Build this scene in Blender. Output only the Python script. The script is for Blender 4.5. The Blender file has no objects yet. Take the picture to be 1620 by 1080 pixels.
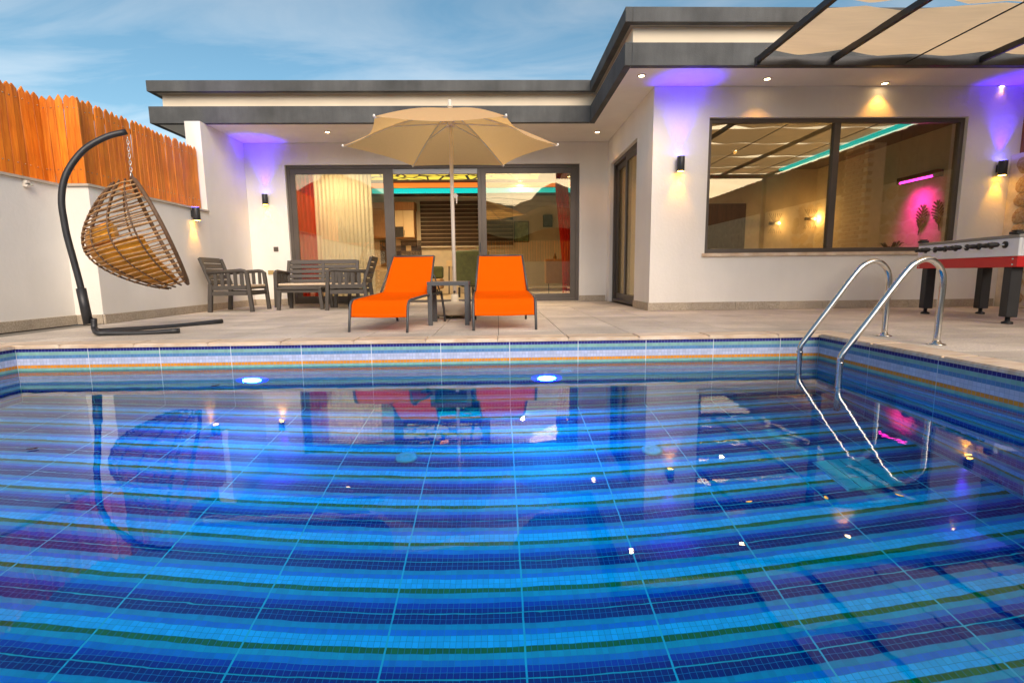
import bpy, bmesh, math, random
from mathutils import Vector, Matrix, noise
R = math.radians
rnd = random.Random(7)
S = bpy.context.scene
COL = S.collection

# ------------------------------------------------------------------ camera
FPX, PITCH, YAW, ROLL, CAMZ = 786.17, .1331, .0271, .0113, .54
_cy, _sy, _cp, _sp, _cr, _sr = math.cos(YAW), math.sin(YAW), math.cos(PITCH), math.sin(PITCH), math.cos(ROLL), math.sin(ROLL)
FW = Vector((_sy*_cp, _cy*_cp, -_sp)); R0 = Vector((_cy, -_sy, 0)); U0 = R0.cross(FW)
RT = R0*_cr - U0*_sr; UP = R0*_sr + U0*_cr
CAM = Vector((0, 0, CAMZ))
cd = bpy.data.cameras.new('camera'); cam = bpy.data.objects.new('camera', cd); COL.objects.link(cam)
cd.sensor_width = 36; cd.lens = FPX/1620*36; cd.clip_start = .02; cd.clip_end = 3000
cam.matrix_world = Matrix(((RT.x, UP.x, -FW.x, CAM.x), (RT.y, UP.y, -FW.y, CAM.y), (RT.z, UP.z, -FW.z, CAM.z), (0, 0, 0, 1)))
S.camera = cam

# ------------------------------------------------------------------ sky, sun, exposure
SUN_EL, SUN_AZ = R(34), R(164)          # low sun behind the photographer (azimuth from +Y towards +X)
W = bpy.data.worlds.new('World'); S.world = W; W.use_nodes = True
wn = W.node_tree; wn.nodes.clear(); L = wn.links.new
def N(t, typ, **kw):
    n = t.nodes.new(typ)
    for k, v in kw.items():
        if hasattr(n, k): setattr(n, k, v)
    return n
out = N(wn, 'ShaderNodeOutputWorld'); bg = N(wn, 'ShaderNodeBackground'); bg.inputs[1].default_value = .069
sky = N(wn, 'ShaderNodeTexSky', sky_type='NISHITA', sun_disc=False, sun_elevation=SUN_EL, sun_rotation=SUN_AZ, altitude=200, air_density=1.0, dust_density=2.5, ozone_density=1.0)
tc = N(wn, 'ShaderNodeTexCoord'); sep = N(wn, 'ShaderNodeSeparateXYZ'); L(tc.outputs['Generated'], sep.inputs[0])
mx = N(wn, 'ShaderNodeMath', operation='MAXIMUM'); L(sep.outputs[2], mx.inputs[0]); mx.inputs[1].default_value = .03
ad = N(wn, 'ShaderNodeMath', operation='ADD'); L(mx.outputs[0], ad.inputs[0]); ad.inputs[1].default_value = .12
dv = N(wn, 'ShaderNodeVectorMath', operation='DIVIDE'); L(tc.outputs['Generated'], dv.inputs[0])
cmb = N(wn, 'ShaderNodeCombineXYZ')
for i in range(3): L(ad.outputs[0], cmb.inputs[i])
L(cmb.outputs[0], dv.inputs[1])
mp = N(wn, 'ShaderNodeMapping'); mp.inputs['Scale'].default_value = (.55, 1.9, 0); mp.inputs['Rotation'].default_value = (0, 0, R(-9)); L(dv.outputs[0], mp.inputs[0])
cn = N(wn, 'ShaderNodeTexNoise'); cn.inputs['Scale'].default_value = 1.5; cn.inputs['Detail'].default_value = 7; cn.inputs['Roughness'].default_value = .56; cn.inputs['Distortion'].default_value = .9; L(mp.outputs[0], cn.inputs[0])
cr = N(wn, 'ShaderNodeMapRange'); cr.inputs[1].default_value = .40; cr.inputs[2].default_value = .70; cr.inputs[4].default_value = .80; L(cn.outputs[0], cr.inputs[0])
hs = N(wn, 'ShaderNodeHueSaturation'); hs.inputs['Saturation'].default_value = .45; hs.inputs['Value'].default_value = 1.22; L(sky.outputs[0], hs.inputs['Color'])
mixc = N(wn, 'ShaderNodeMix', data_type='RGBA'); L(cr.outputs[0], mixc.inputs[0]); L(sky.outputs[0], mixc.inputs[6]); L(hs.outputs[0], mixc.inputs[7])
gn = N(wn, 'ShaderNodeHueSaturation'); gn.inputs['Hue'].default_value = .478; gn.inputs['Saturation'].default_value = 1.16; L(mixc.outputs[2], gn.inputs['Color']); L(gn.outputs[0], bg.inputs[0]); L(bg.outputs[0], out.inputs[0])

sl = bpy.data.lights.new('sun', 'SUN'); sl.energy = 1.12; sl.angle = R(38); sl.color = (1, .84, .64)
so = bpy.data.objects.new('sun', sl); COL.objects.link(so)
sd = Vector((math.sin(SUN_AZ)*math.cos(SUN_EL), math.cos(SUN_AZ)*math.cos(SUN_EL), math.sin(SUN_EL)))
so.rotation_euler = sd.to_track_quat('Z', 'Y').to_euler()
V = S.view_settings; V.view_transform = 'Standard'; V.look = 'None'; V.exposure = 1.27; V.gamma = 1; V.use_curve_mapping = False
S.render.engine = 'CYCLES'
cy = S.cycles; cy.use_denoising = True; cy.max_bounces = 10; cy.transparent_max_bounces = 12; cy.transmission_bounces = 8; cy.glossy_bounces = 5; cy.diffuse_bounces = 4
cy.caustics_refractive = True; cy.caustics_reflective = False; cy.blur_glossy = .3; cy.sample_clamp_indirect = 6; cy.use_adaptive_sampling = True; cy.adaptive_threshold = .015

# ------------------------------------------------------------------ pixel helpers (a pixel is a direction, the distance comes from what it touches)
def ray(x, y): return FW + RT*((x-810)/FPX) - UP*((y-540)/FPX)
def G(x, y, z=0.):
    d = ray(x, y); return CAM + d*((z-CAMZ)/d.z)
def aY(x, y, Y):
    d = ray(x, y); return CAM + d*(Y/d.y)
def aX(x, y, X):
    d = ray(x, y); return CAM + d*(X/d.x)

# ------------------------------------------------------------------ object helpers
class MB:
    def __init__(s): s.v = []; s.f = []; s.sm = []
    def box(s, x0, x1, y0, y1, z0, z1):
        b = len(s.v)
        s.v += [(x, y, z) for z in (z0, z1) for y in (y0, y1) for x in (x0, x1)]
        for q in ((0, 2, 3, 1), (4, 5, 7, 6), (0, 1, 5, 4), (1, 3, 7, 5), (3, 2, 6, 7), (2, 0, 4, 6)):
            s.f.append(tuple(b+i for i in q)); s.sm.append(False)
        return s
    def bar(s, p, q, w, h, up=(0, 0, 1)):
        p, q = Vector(p), Vector(q); d = (q-p).normalized(); u = Vector(up)
        if abs(d.dot(u)) > .98: u = Vector((0, 1, 0))
        a = d.cross(u).normalized(); c = a.cross(d)
        b = len(s.v)
        for e in (p, q):
            for i, j in ((-1, -1), (1, -1), (1, 1), (-1, 1)): s.v.append(tuple(e + a*(w/2*i) + c*(h/2*j)))
        for k in range(4): s.f.append((b+k, b+(k+1) % 4, b+4+(k+1) % 4, b+4+k)); s.sm.append(False)
        s.f.append((b+3, b+2, b+1, b)); s.f.append((b+4, b+5, b+6, b+7)); s.sm += [False, False]
        return s
    def tube(s, pts, r, seg=8, cap=True):
        pts = [Vector(p) for p in pts]; n = len(pts); b = len(s.v)
        rr = r if isinstance(r, (list, tuple)) else [r]*n
        prev = None
        for i, p in enumerate(pts):
            d = (pts[min(i+1, n-1)] - pts[max(i-1, 0)]).normalized()
            if prev is None:
                u = Vector((0, 0, 1)) if abs(d.z) < .9 else Vector((1, 0, 0))
                a = d.cross(u).normalized()
            else:
                a = (prev - d*prev.dot(d)).normalized()
            prev = a; c = d.cross(a)
            for k in range(seg):
                t = 2*math.pi*k/seg; s.v.append(tuple(p + (a*math.cos(t) + c*math.sin(t))*rr[i]))
        for i in range(n-1):
            for k in range(seg):
                s.f.append((b+i*seg+k, b+i*seg+(k+1) % seg, b+(i+1)*seg+(k+1) % seg, b+(i+1)*seg+k)); s.sm.append(True)
        if cap:
            s.f.append(tuple(b+k for k in reversed(range(seg)))); s.f.append(tuple(b+(n-1)*seg+k for k in range(seg))); s.sm += [False, False]
        return s
    def lathe(s, prof, seg=20, c=(0, 0, 0), smooth=True):
        b = len(s.v); n = len(prof)
        for r, z in prof:
            for k in range(seg):
                t = 2*math.pi*k/seg; s.v.append((c[0]+r*math.cos(t), c[1]+r*math.sin(t), c[2]+z))
        for i in range(n-1):
            for k in range(seg):
                s.f.append((b+i*seg+k, b+i*seg+(k+1) % seg, b+(i+1)*seg+(k+1) % seg, b+(i+1)*seg+k)); s.sm.append(smooth)
        s.f.append(tuple(b+k for k in reversed(range(seg)))); s.f.append(tuple(b+(n-1)*seg+k for k in range(seg))); s.sm += [False, False]
        return s
    def grid(s, fn, nu, nv, smooth=True):
        b = len(s.v)
        for i in range(nu+1):
            for j in range(nv+1): s.v.append(tuple(fn(i/nu, j/nv)))
        for i in range(nu):
            for j in range(nv):
                a = b+i*(nv+1)+j; s.f.append((a, a+nv+1, a+nv+2, a+1)); s.sm.append(smooth)
        return s
    def prism(s, poly, f0, f1):
        # poly: list of 2-D points; f0/f1 map (u,v) to the two 3-D faces
        b = len(s.v); n = len(poly)
        s.v += [tuple(f0(u, v)) for u, v in poly] + [tuple(f1(u, v)) for u, v in poly]
        for k in range(n): s.f.append((b+k, b+(k+1) % n, b+n+(k+1) % n, b+n+k)); s.sm.append(False)
        s.f.append(tuple(b+k for k in reversed(range(n)))); s.f.append(tuple(b+n+k for k in range(n))); s.sm += [False, False]
        return s
    def face(s, *pts):
        b = len(s.v); s.v += [tuple(p) for p in pts]; s.f.append(tuple(range(b, b+len(pts)))); s.sm.append(False); return s
    def mesh(s, name, mat=None):
        m = bpy.data.meshes.new(name); m.from_pydata(s.v, [], s.f)
        m.polygons.foreach_set('use_smooth', s.sm)
        bm = bmesh.new(); bm.from_mesh(m); bmesh.ops.recalc_face_normals(bm, faces=bm.faces); bm.to_mesh(m); bm.free()
        if mat: m.materials.append(mat)
        return m
    def build(s, name, mat, parent=None, bevel=0, solid=0, loc=None, rz=0):
        o = bpy.data.objects.new(name, s.mesh(name, mat)); COL.objects.link(o)
        if parent: o.parent = parent
        if loc: o.location = loc
        o.rotation_euler.z = rz
        if solid:
            m = o.modifiers.new('solid', 'SOLIDIFY'); m.thickness = solid; m.offset = 0
        if bevel:
            m = o.modifiers.new('bevel', 'BEVEL'); m.width = bevel; m.segments = 2; m.limit_method = 'ANGLE'; m.angle_limit = R(40)
        return o
def empty(name, loc=(0, 0, 0), rz=0):
    o = bpy.data.objects.new(name, None); COL.objects.link(o); o.location = loc; o.rotation_euler.z = rz; o.empty_display_size = .1; return o
def tag(o, label=None, cat=None, group=None, kind=None):
    if label: o['label'] = label
    if cat: o['category'] = cat
    if group: o['group'] = group
    if kind: o['kind'] = kind
    return o
def piece(name, mesh, parent, loc=(0, 0, 0), rot=(0, 0, 0), scale=(1, 1, 1)):
    o = bpy.data.objects.new(name, mesh); COL.objects.link(o); o.parent = parent; o.location = loc; o.rotation_euler = rot; o.scale = scale; return o
def copy_tree(o, parent=None):
    c = o.copy(); COL.objects.link(c); c.parent = parent
    for ch in list(o.children): copy_tree(ch, c)
    return c
def boxm(x, y, z, mat, name='piece', bev=0):
    m = MB().box(-x/2, x/2, -y/2, y/2, -z/2, z/2).mesh(name, mat)
    if bev:
        bm = bmesh.new(); bm.from_mesh(m); bmesh.ops.bevel(bm, geom=bm.edges[:], offset=bev, segments=1, affect='EDGES'); bm.to_mesh(m); bm.free()
    return m

# ------------------------------------------------------------------ materials
def mat(name, col, rough=.6, metal=0, var=.0, vscale=8, bump=0, bscale=60, stretch=None, rand=0, spec=.5, col2=None, coat=0, detail=4, sheen=0):
    m = bpy.data.materials.new(name); m.use_nodes = True; t = m.node_tree; b = t.nodes['Principled BSDF']
    b.inputs['Base Color'].default_value = (*col, 1); b.inputs['Roughness'].default_value = rough; b.inputs['Metallic'].default_value = metal
    b.inputs['Specular IOR Level'].default_value = spec
    if coat: b.inputs['Coat Weight'].default_value = coat; b.inputs['Coat Roughness'].default_value = .08
    if sheen: b.inputs['Sheen Weight'].default_value = sheen
    tcn = N(t, 'ShaderNodeTexCoord'); vec = tcn.outputs['Object']
    if stretch:
        mpn = N(t, 'ShaderNodeMapping'); mpn.inputs['Scale'].default_value = stretch; t.links.new(vec, mpn.inputs[0]); vec = mpn.outputs[0]
    if rand:
        oi = N(t, 'ShaderNodeObjectInfo'); av = N(t, 'ShaderNodeVectorMath', operation='ADD'); sc = N(t, 'ShaderNodeVectorMath', operation='SCALE')
        cb = N(t, 'ShaderNodeCombineXYZ')
        for i in range(3): t.links.new(oi.outputs['Random'], cb.inputs[i])
        sc.inputs['Scale'].default_value = 37; t.links.new(cb.outputs[0], sc.inputs[0]); t.links.new(vec, av.inputs[0]); t.links.new(sc.outputs[0], av.inputs[1]); vec = av.outputs[0]
    colout = None
    if var or col2:
        nz = N(t, 'ShaderNodeTexNoise'); nz.inputs['Scale'].default_value = vscale; nz.inputs['Detail'].default_value = detail; t.links.new(vec, nz.inputs[0])
        mr = N(t, 'ShaderNodeMapRange'); mr.inputs[1].default_value = .32; mr.inputs[2].default_value = .68; t.links.new(nz.outputs[0], mr.inputs[0])
        mm = N(t, 'ShaderNodeMix', data_type='RGBA'); t.links.new(mr.outputs[0], mm.inputs[0])
        c2 = col2 or tuple(min(1, c*(1+var)) for c in col); c1 = col if col2 else tuple(c*(1-var) for c in col)
        mm.inputs[6].default_value = (*c1, 1); mm.inputs[7].default_value = (*c2, 1); colout = mm.outputs[2]
    if rand:
        hsn = N(t, 'ShaderNodeHueSaturation'); mr2 = N(t, 'ShaderNodeMapRange'); mr2.inputs[3].default_value = 1-rand; mr2.inputs[4].default_value = 1+rand
        t.links.new(oi.outputs['Random'], mr2.inputs[0]); t.links.new(mr2.outputs[0], hsn.inputs['Value'])
        if colout: t.links.new(colout, hsn.inputs['Color'])
        else: hsn.inputs['Color'].default_value = (*col, 1)
        colout = hsn.outputs[0]
    if colout: t.links.new(colout, b.inputs['Base Color'])
    if bump:
        n2 = N(t, 'ShaderNodeTexNoise'); n2.inputs['Scale'].default_value = bscale; n2.inputs['Detail'].default_value = 5; t.links.new(vec, n2.inputs[0])
        bp = N(t, 'ShaderNodeBump'); bp.inputs['Strength'].default_value = bump; bp.inputs['Distance'].default_value = .01; t.links.new(n2.outputs[0], bp.inputs['Height']); t.links.new(bp.outputs[0], b.inputs['Normal'])
    return m
def emit(name, col, strength):
    m = bpy.data.materials.new(name); m.use_nodes = True; t = m.node_tree; b = t.nodes['Principled BSDF']
    b.inputs['Base Color'].default_value = (*[c*.5 for c in col], 1); b.inputs['Emission Color'].default_value = (*col, 1); b.inputs['Emission Strength'].default_value = strength
    return m
def trans(name, col, tcol, fac, rough=.8, var=.1, vscale=6, stretch=None):
    m = bpy.data.materials.new(name); m.use_nodes = True; t = m.node_tree; t.nodes.clear(); l = t.links.new
    o = N(t, 'ShaderNodeOutputMaterial'); d = N(t, 'ShaderNodeBsdfDiffuse'); tr = N(t, 'ShaderNodeBsdfTranslucent'); mi = N(t, 'ShaderNodeMixShader')
    tcn = N(t, 'ShaderNodeTexCoord'); mpn = N(t, 'ShaderNodeMapping'); mpn.inputs['Scale'].default_value = stretch or (1, 1, 1); l(tcn.outputs['Object'], mpn.inputs[0])
    nz = N(t, 'ShaderNodeTexNoise'); nz.inputs['Scale'].default_value = vscale; nz.inputs['Detail'].default_value = 6; l(mpn.outputs[0], nz.inputs[0])
    for c, sh in ((col, d), (tcol, tr)):
        mm = N(t, 'ShaderNodeMix', data_type='RGBA'); l(nz.outputs[0], mm.inputs[0])
        mm.inputs[6].default_value = (*[x*(1-var) for x in c], 1); mm.inputs[7].default_value = (*[min(1, x*(1+var)) for x in c], 1); l(mm.outputs[2], sh.inputs[0])
    bp = N(t, 'ShaderNodeBump'); bp.inputs['Strength'].default_value = .3; bp.inputs['Distance'].default_value = .01; l(nz.outputs[0], bp.inputs['Height']); l(bp.outputs[0], d.inputs['Normal'])
    mi.inputs[0].default_value = fac; l(d.outputs[0], mi.inputs[1]); l(tr.outputs[0], mi.inputs[2]); l(mi.outputs[0], o.inputs[0])
    return m
def glass(name, ior, tint=(1, 1, 1), refl=(1, 1, 1)):
    m = bpy.data.materials.new(name); m.use_nodes = True; t = m.node_tree; t.nodes.clear(); l = t.links.new
    o = N(t, 'ShaderNodeOutputMaterial'); tr = N(t, 'ShaderNodeBsdfTransparent'); gl = N(t, 'ShaderNodeBsdfGlossy'); mi = N(t, 'ShaderNodeMixShader'); fr = N(t, 'ShaderNodeFresnel')
    geo = N(t, 'ShaderNodeNewGeometry')
    tr.inputs[0].default_value = (*tint, 1); gl.inputs[0].default_value = (*refl, 1); gl.inputs['Roughness'].default_value = 0; fr.inputs[0].default_value = ior
    # same reflectance from both sides of the pane (the rays are not bent inside it)
    io = N(t, 'ShaderNodeMapRange'); io.inputs[3].default_value = ior; io.inputs[4].default_value = 1/ior; l(geo.outputs['Backfacing'], io.inputs[0]); l(io.outputs[0], fr.inputs[0])
    l(fr.outputs[0], mi.inputs[0]); l(tr.outputs[0], mi.inputs[1]); l(gl.outputs[0], mi.inputs[2]); l(mi.outputs[0], o.inputs[0])
    return m
SHEETX, SHEETY = .592, .305
def lin(*c): return tuple((x/12.92 if x <= .04045 else ((x+.055)/1.055)**2.4) for x in (v/255 for v in c))
ROWS_F = [(.003, .004, .17), (.003, .004, .17), (.06, .40, .54), (.02, .25, .72), (.34, .68, .98), (.34, .66, .98), (.34, .20, .02), (.10, .48, .56), (.03, .26, .64), (.004, .05, .42), (.003, .008, .22)]
ROWS_W = [(.012, .012, .20), (.012, .012, .20), (.22, .44, .37), (.08, .23, .45), (.48, .53, .70), (.50, .55, .72), (.70, .27, .010), (.20, .47, .38), (.15, .38, .38), (.015, .07, .36), (.012, .02, .24)]
def mosaic(name, ROWS, rowax, rowsign, row0, colax, col0):
    """eleven-row striped glass mosaic; rows counted along one world axis, tiles along the other"""
    m = bpy.data.materials.new(name); m.use_nodes = True; t = m.node_tree; b = t.nodes['Principled BSDF']; l = t.links.new
    geo = N(t, 'ShaderNodeNewGeometry'); sp = N(t, 'ShaderNodeSeparateXYZ'); l(geo.outputs['Position'], sp.inputs[0])
    def M(op, a, bb=None, c=None):
        n = N(t, 'ShaderNodeMath', operation=op)
        for i, v in enumerate((a, bb, c)):
            if v is None: continue
            if isinstance(v, (int, float)): n.inputs[i].default_value = v
            else: l(v, n.inputs[i])
        return n.outputs[0]
    rp, cp_ = SHEETY/11, SHEETX/22
    r = M('MULTIPLY', M('SUBTRACT', sp.outputs[rowax], row0), rowsign/rp)
    c = M('MULTIPLY', M('SUBTRACT', sp.outputs[colax], col0), 1/cp_)
    rf, cf = M('FRACT', r), M('FRACT', c); ri, ci = M('FLOOR', r), M('FLOOR', c)
    ph = M('FRACT', M('DIVIDE', M('ADD', ri, .5), 11))
    rmp = N(t, 'ShaderNodeValToRGB'); rmp.color_ramp.interpolation = 'CONSTANT'; e = rmp.color_ramp.elements
    e[0].position = 0; e[0].color = (*ROWS[0], 1); e[1].position = 1/11; e[1].color = (*ROWS[1], 1)
    for i in range(2, 11):
        k = e.new(i/11); k.color = (*ROWS[i], 1)
    l(ph, rmp.inputs[0])
    cb = N(t, 'ShaderNodeCombineXYZ'); l(ri, cb.inputs[0]); l(ci, cb.inputs[1]); wnn = N(t, 'ShaderNodeTexWhiteNoise', noise_dimensions='2D'); l(cb.outputs[0], wnn.inputs[0])
    hv = N(t, 'ShaderNodeHueSaturation'); mr = N(t, 'ShaderNodeMapRange'); mr.inputs[3].default_value = .90; mr.inputs[4].default_value = 1.10; l(wnn.outputs[0], mr.inputs[0]); l(mr.outputs[0], hv.inputs['Value']); l(rmp.outputs[0], hv.inputs['Color'])
    g = .034
    er = M('GREATER_THAN', M('ABSOLUTE', M('SUBTRACT', rf, .5)), .5-g); ec = M('GREATER_THAN', M('ABSOLUTE', M('SUBTRACT', cf, .5)), .5-g)
    gm = M('MAXIMUM', er, ec)
    mm = N(t, 'ShaderNodeMix', data_type='RGBA'); l(gm, mm.inputs[0]); l(hv.outputs[0], mm.inputs[6]); mm.inputs[7].default_value = (.24, .34, .52, 1)
    l(mm.outputs[2], b.inputs['Base Color'])
    rr = M('MULTIPLY_ADD', gm, .3, .5); l(rr, b.inputs['Roughness'])
    bp = N(t, 'ShaderNodeBump'); bp.inputs['Strength'].default_value = .35; bp.inputs['Distance'].default_value = .003; l(M('SUBTRACT', 1, gm), bp.inputs['Height']); l(bp.outputs[0], b.inputs['Normal'])
    return m

M_white = mat('white_render', (.84, .81, .76), .85, var=.045, vscale=1.1, bump=.3, bscale=26, detail=8)
M_cream = mat('cream_render', (.78, .68, .53), .85, var=.05, vscale=2, bump=.1, bscale=80)
M_band = mat('grey_fascia_render', (.10, .105, .108), .9, var=.18, vscale=3, bump=.35, bscale=70)
M_grout = mat('grout', (.66, .70, .76), .8)
M_skirt = mat('granite_skirting', (.34, .28, .21), .6, col2=(.56, .48, .38), vscale=70, rand=.10)
M_deck = mat('granite_deck_tile', (.46, .40, .34), .62, col2=(.70, .62, .53), vscale=110, rand=.13, bump=.08, bscale=150)
M_joint = mat('deck_joint', (.20, .18, .155), .9)
M_trav = mat('travertine', (.62, .44, .29), .55, col2=(.78, .66, .52), vscale=7, stretch=(1, 5, 1), rand=.06, bump=.1, bscale=40)
M_frame = mat('bronze_aluminium', (.115, .098, .085), .38, metal=.35, var=.08, vscale=3)
M_dark = mat('dark_steel', (.035, .036, .040), .42, metal=.3, var=.15, vscale=9)
M_resin = mat('brown_grey_resin', (.066, .057, .050), .55, var=.12, vscale=30, stretch=(1, 1, 6), bump=.12, bscale=90)
M_alu = mat('charcoal_aluminium', (.075, .08, .087), .45, metal=.2, var=.1)
M_orange = trans('orange_sling', (.92, .135, .003), (.92, .12, .002), .25, var=.06, vscale=9)
M_hem = trans('orange_hem', (.80, .135, .006), (.8, .12, .003), .15, var=.08, vscale=30)
M_steel = mat('polished_steel', (.62, .60, .57), .13, metal=1, var=.06, vscale=20)
M_wood = mat('orange_stained_pine', (.68, .155, .008), .5, col2=(.90, .29, .020), vscale=5, stretch=(9, 9, .7), rand=.22, bump=.15, bscale=40, detail=8)
M_umb = trans('umbrella_cloth', (.80, .58, .33), (1, .61, .23), .5, var=.06, vscale=40)
M_sail = trans('pergola_cloth', (.70, .52, .34), (.95, .67, .41), .6, var=.10, vscale=5, stretch=(.6, 5, 1))
M_rib = mat('cream_aluminium', (.72, .66, .58), .4, var=.04)
M_plastic = mat('cream_plastic', (.70, .62, .47), .45, var=.05, vscale=6)
M_rattan = mat('rattan', (.30, .155, .06), .5, col2=(.52, .30, .13), vscale=25, rand=.2, bump=.15)
M_rattan_d = mat('dark_rattan', (.13, .07, .035), .6, var=.3, vscale=40)
M_cush = mat('ochre_cushion', (.78, .35, .022), .9, var=.16, vscale=7, bump=.4, bscale=14, sheen=.3)
M_seatpad = mat('beige_pad', (.66, .53, .38), .9, var=.06, vscale=12)
M_red = mat('red_laminate', (.62, .010, .010), .35, var=.06, vscale=4)
M_fbw = mat('white_laminate', (.84, .84, .86), .4, var=.04)
M_black = mat('black_plastic', (.012, .012, .013), .4)
M_fbg = mat('black_leg', (.016, .016, .018), .5, var=.2)
M_grey = mat('grey_aluminium_trim', (.36, .35, .34), .35, metal=.6)
M_glass = glass('coated_glass_sunset_tint', 2.7, (.95, .93, .88), (1, .84, .54))  # yellow of the sunset sky is put into the reflection tint
M_inw = mat('cream_interior_wall', (.66, .57, .43), .85, var=.04)
M_indk = mat('dark_ceiling', (.05, .034, .028), .6, var=.2)
M_infl = mat('interior_floor', (.50, .42, .30), .4, var=.1)
M_sheer = trans('sheer_curtain', (.82, .82, .74), (.88, .88, .76), .5, var=.05, vscale=20, stretch=(6, 6, .3))
M_redc = trans('red_curtain', (.62, .035, .020), (.7, .03, .015), .3, var=.2, vscale=12, stretch=(6, 6, .3))
M_green = mat('olive_velvet', (.050, .062, .014), .85, var=.3, vscale=8, sheen=.4)
M_cab = mat('cream_lacquer', (.66, .50, .29), .4, var=.03)
M_oak = mat('warm_oak', (.34, .15, .05), .5, col2=(.48, .24, .09), vscale=6, stretch=(8, 8, .8))
M_stone = mat('yellow_limestone', (.66, .52, .34), .9, col2=(.46, .26, .10), vscale=5, rand=.16, bump=.7, bscale=18)
M_mortar = mat('pale_mortar', (.68, .60, .48), .95, var=.12, vscale=8, bump=.5, bscale=30)
M_brick = mat('pale_brick', (.46, .26, .17), .9, rand=.2, var=.15, vscale=10, bump=.3)
M_earth = mat('dry_ground', (.20, .16, .11), .95, var=.3, vscale=.3)
M_conc = mat('concrete_slab', (.40, .37, .33), .9, var=.1, vscale=3)
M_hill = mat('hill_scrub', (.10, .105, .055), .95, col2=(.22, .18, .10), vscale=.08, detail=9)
M_hill2 = mat('hazed_far_hill', (.30, .29, .24), .95, col2=(.40, .36, .28), vscale=.02, detail=8)  # distance haze is put into this paler colour
M_cable = mat('cable', (.02, .02, .02), .7)
M_leafd = mat('dark_leaf', (.025, .055, .018), .6, var=.4)
M_pot = mat('pot', (.05, .05, .05), .5)
M_bronze = mat('bronze_metal_leaf', (.06, .035, .02), .45, metal=.5)
M_warm = emit('warm_lamp', (1, .70, .34), 14)
M_warm_in = emit('warm_bulb', (1, .62, .22), 9)
M_teal = emit('teal_led_strip', (.0, .50, .46), .55)
M_ambstrip = emit('amber_led_strip', (1, .22, .03), .45)
M_pink = emit('pink_heater_bar', (1, .02, .55), 5)
M_poolled = emit('pool_led_lens', (.45, .34, 1), 240)

def weather(m, scale, lo, hi, stretch=(1, 1, 1), a=.35, b_=.65):
    """old water marks and dirt: a large soft mottling over the finished colour"""
    t = m.node_tree; b = t.nodes['Principled BSDF']; l = t.links.new; inp = b.inputs['Base Color']
    geo = N(t, 'ShaderNodeNewGeometry'); mpn = N(t, 'ShaderNodeMapping'); mpn.inputs['Scale'].default_value = stretch; l(geo.outputs['Position'], mpn.inputs[0])
    nz = N(t, 'ShaderNodeTexNoise'); nz.inputs['Scale'].default_value = scale; nz.inputs['Detail'].default_value = 7; nz.inputs['Roughness'].default_value = .6; l(mpn.outputs[0], nz.inputs[0])
    mr = N(t, 'ShaderNodeMapRange'); mr.inputs[1].default_value = a; mr.inputs[2].default_value = b_; mr.inputs[3].default_value = lo; mr.inputs[4].default_value = hi; l(nz.outputs[0], mr.inputs[0])
    mm = N(t, 'ShaderNodeMix', data_type='RGBA', blend_type='MULTIPLY'); mm.inputs[0].default_value = 1
    src = inp.links[0].from_socket if inp.links else None
    if src: l(src, mm.inputs[6])
    else: mm.inputs[6].default_value = inp.default_value
    l(mr.outputs[0], mm.inputs[7]); l(mm.outputs[2], inp)
weather(M_deck, 1.6, .78, 1.06); weather(M_trav, 2.5, .82, 1.05); weather(M_band, 1.4, .70, 1.12, (1, 1, .25)); weather(M_band, 6, .94, 1.03, (3, 3, .3))
weather(M_white, 1.2, .955, 1.0, (2, 2, .35)); weather(M_wood, 3, .80, 1.08, (1.5, 1.5, .5)); weather(M_skirt, 3, .85, 1.08); weather(M_orange, 3, .9, 1.05) if 'Principled BSDF' in M_orange.node_tree.nodes else None

# ------------------------------------------------------------------ layout constants (metres; deck level z = 0, camera stands at x = y = 0)
YP, XR, XL, YN = 4.235, 2.805, -4.05, -.35      # pool: far, right, left and near inner faces
ZW, ZF = -.215, -1.62                            # water level, pool floor
YF, YW, XW = 10.04, 7.17, 2.19                   # facade, wing front, wing side
ZS = 3.08                                        # soffit
X2, X1, YJ = -4.82, -5.15, 6.2                   # left boundary wall and its jog
YE = 8.65                                        # where the left wall rises to the roof
XS = 7.32                                        # stone wall on the right

# ------------------------------------------------------------------ ground and hills
g = MB()
B = 900
for x0, x1, y0, y1 in ((-B, XL-.1, -B, B), (XR+.1, B, -B, B), (XL-.1, XR+.1, -B, YN-.1), (XL-.1, XR+.1, YP+.1, B)):
    g.face((x0, y0, -.035), (x1, y0, -.035), (x1, y1, -.035), (x0, y1, -.035))
tag(g.build('ground', M_earth), kind='structure')
def ridge(name, dist, prof, mtl, seed, depth):
    def hgt(u):
        px = 200 + u*1400
        for (a, ya), (b_, yb) in zip(prof, prof[1:]):
            if a <= px <= b_:
                t = (px-a)/(b_-a); t = t*t*(3-2*t); return ya+(yb-ya)*t
        return prof[-1][1]
    def fn(u, v):
        px = 200+u*1400; X = dist*(px-795)/786*1.15
        e = hgt(u)*dist
        k = math.sin(min(1, v*1.25)*math.pi/2) if v < .8 else 1-(v-.8)*2
        n = noise.fractal(Vector((X*.02+seed, v*3, 0)), 1, 2, 5)
        return (X, -dist + (.5-v)*-depth - depth*.5, max(-.5, CAMZ*0 + e*k*(1+.10*n) + .02*dist*n*k*.3))
    o = MB().grid(fn, 180, 16).build(name, mtl); tag(o, kind='structure'); return o
ridge('hills', 260, [(200, .10), (330, .13), (455, .155), (500, .140), (545, .178), (610, .15), (690, .135), (770, .155), (818, .125), (880, .165), (960, .15), (1060, .105), (1140, .105), (1200, .13), (1310, .20), (1450, .23), (1600, .2)], M_hill, 3, 120)
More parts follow.
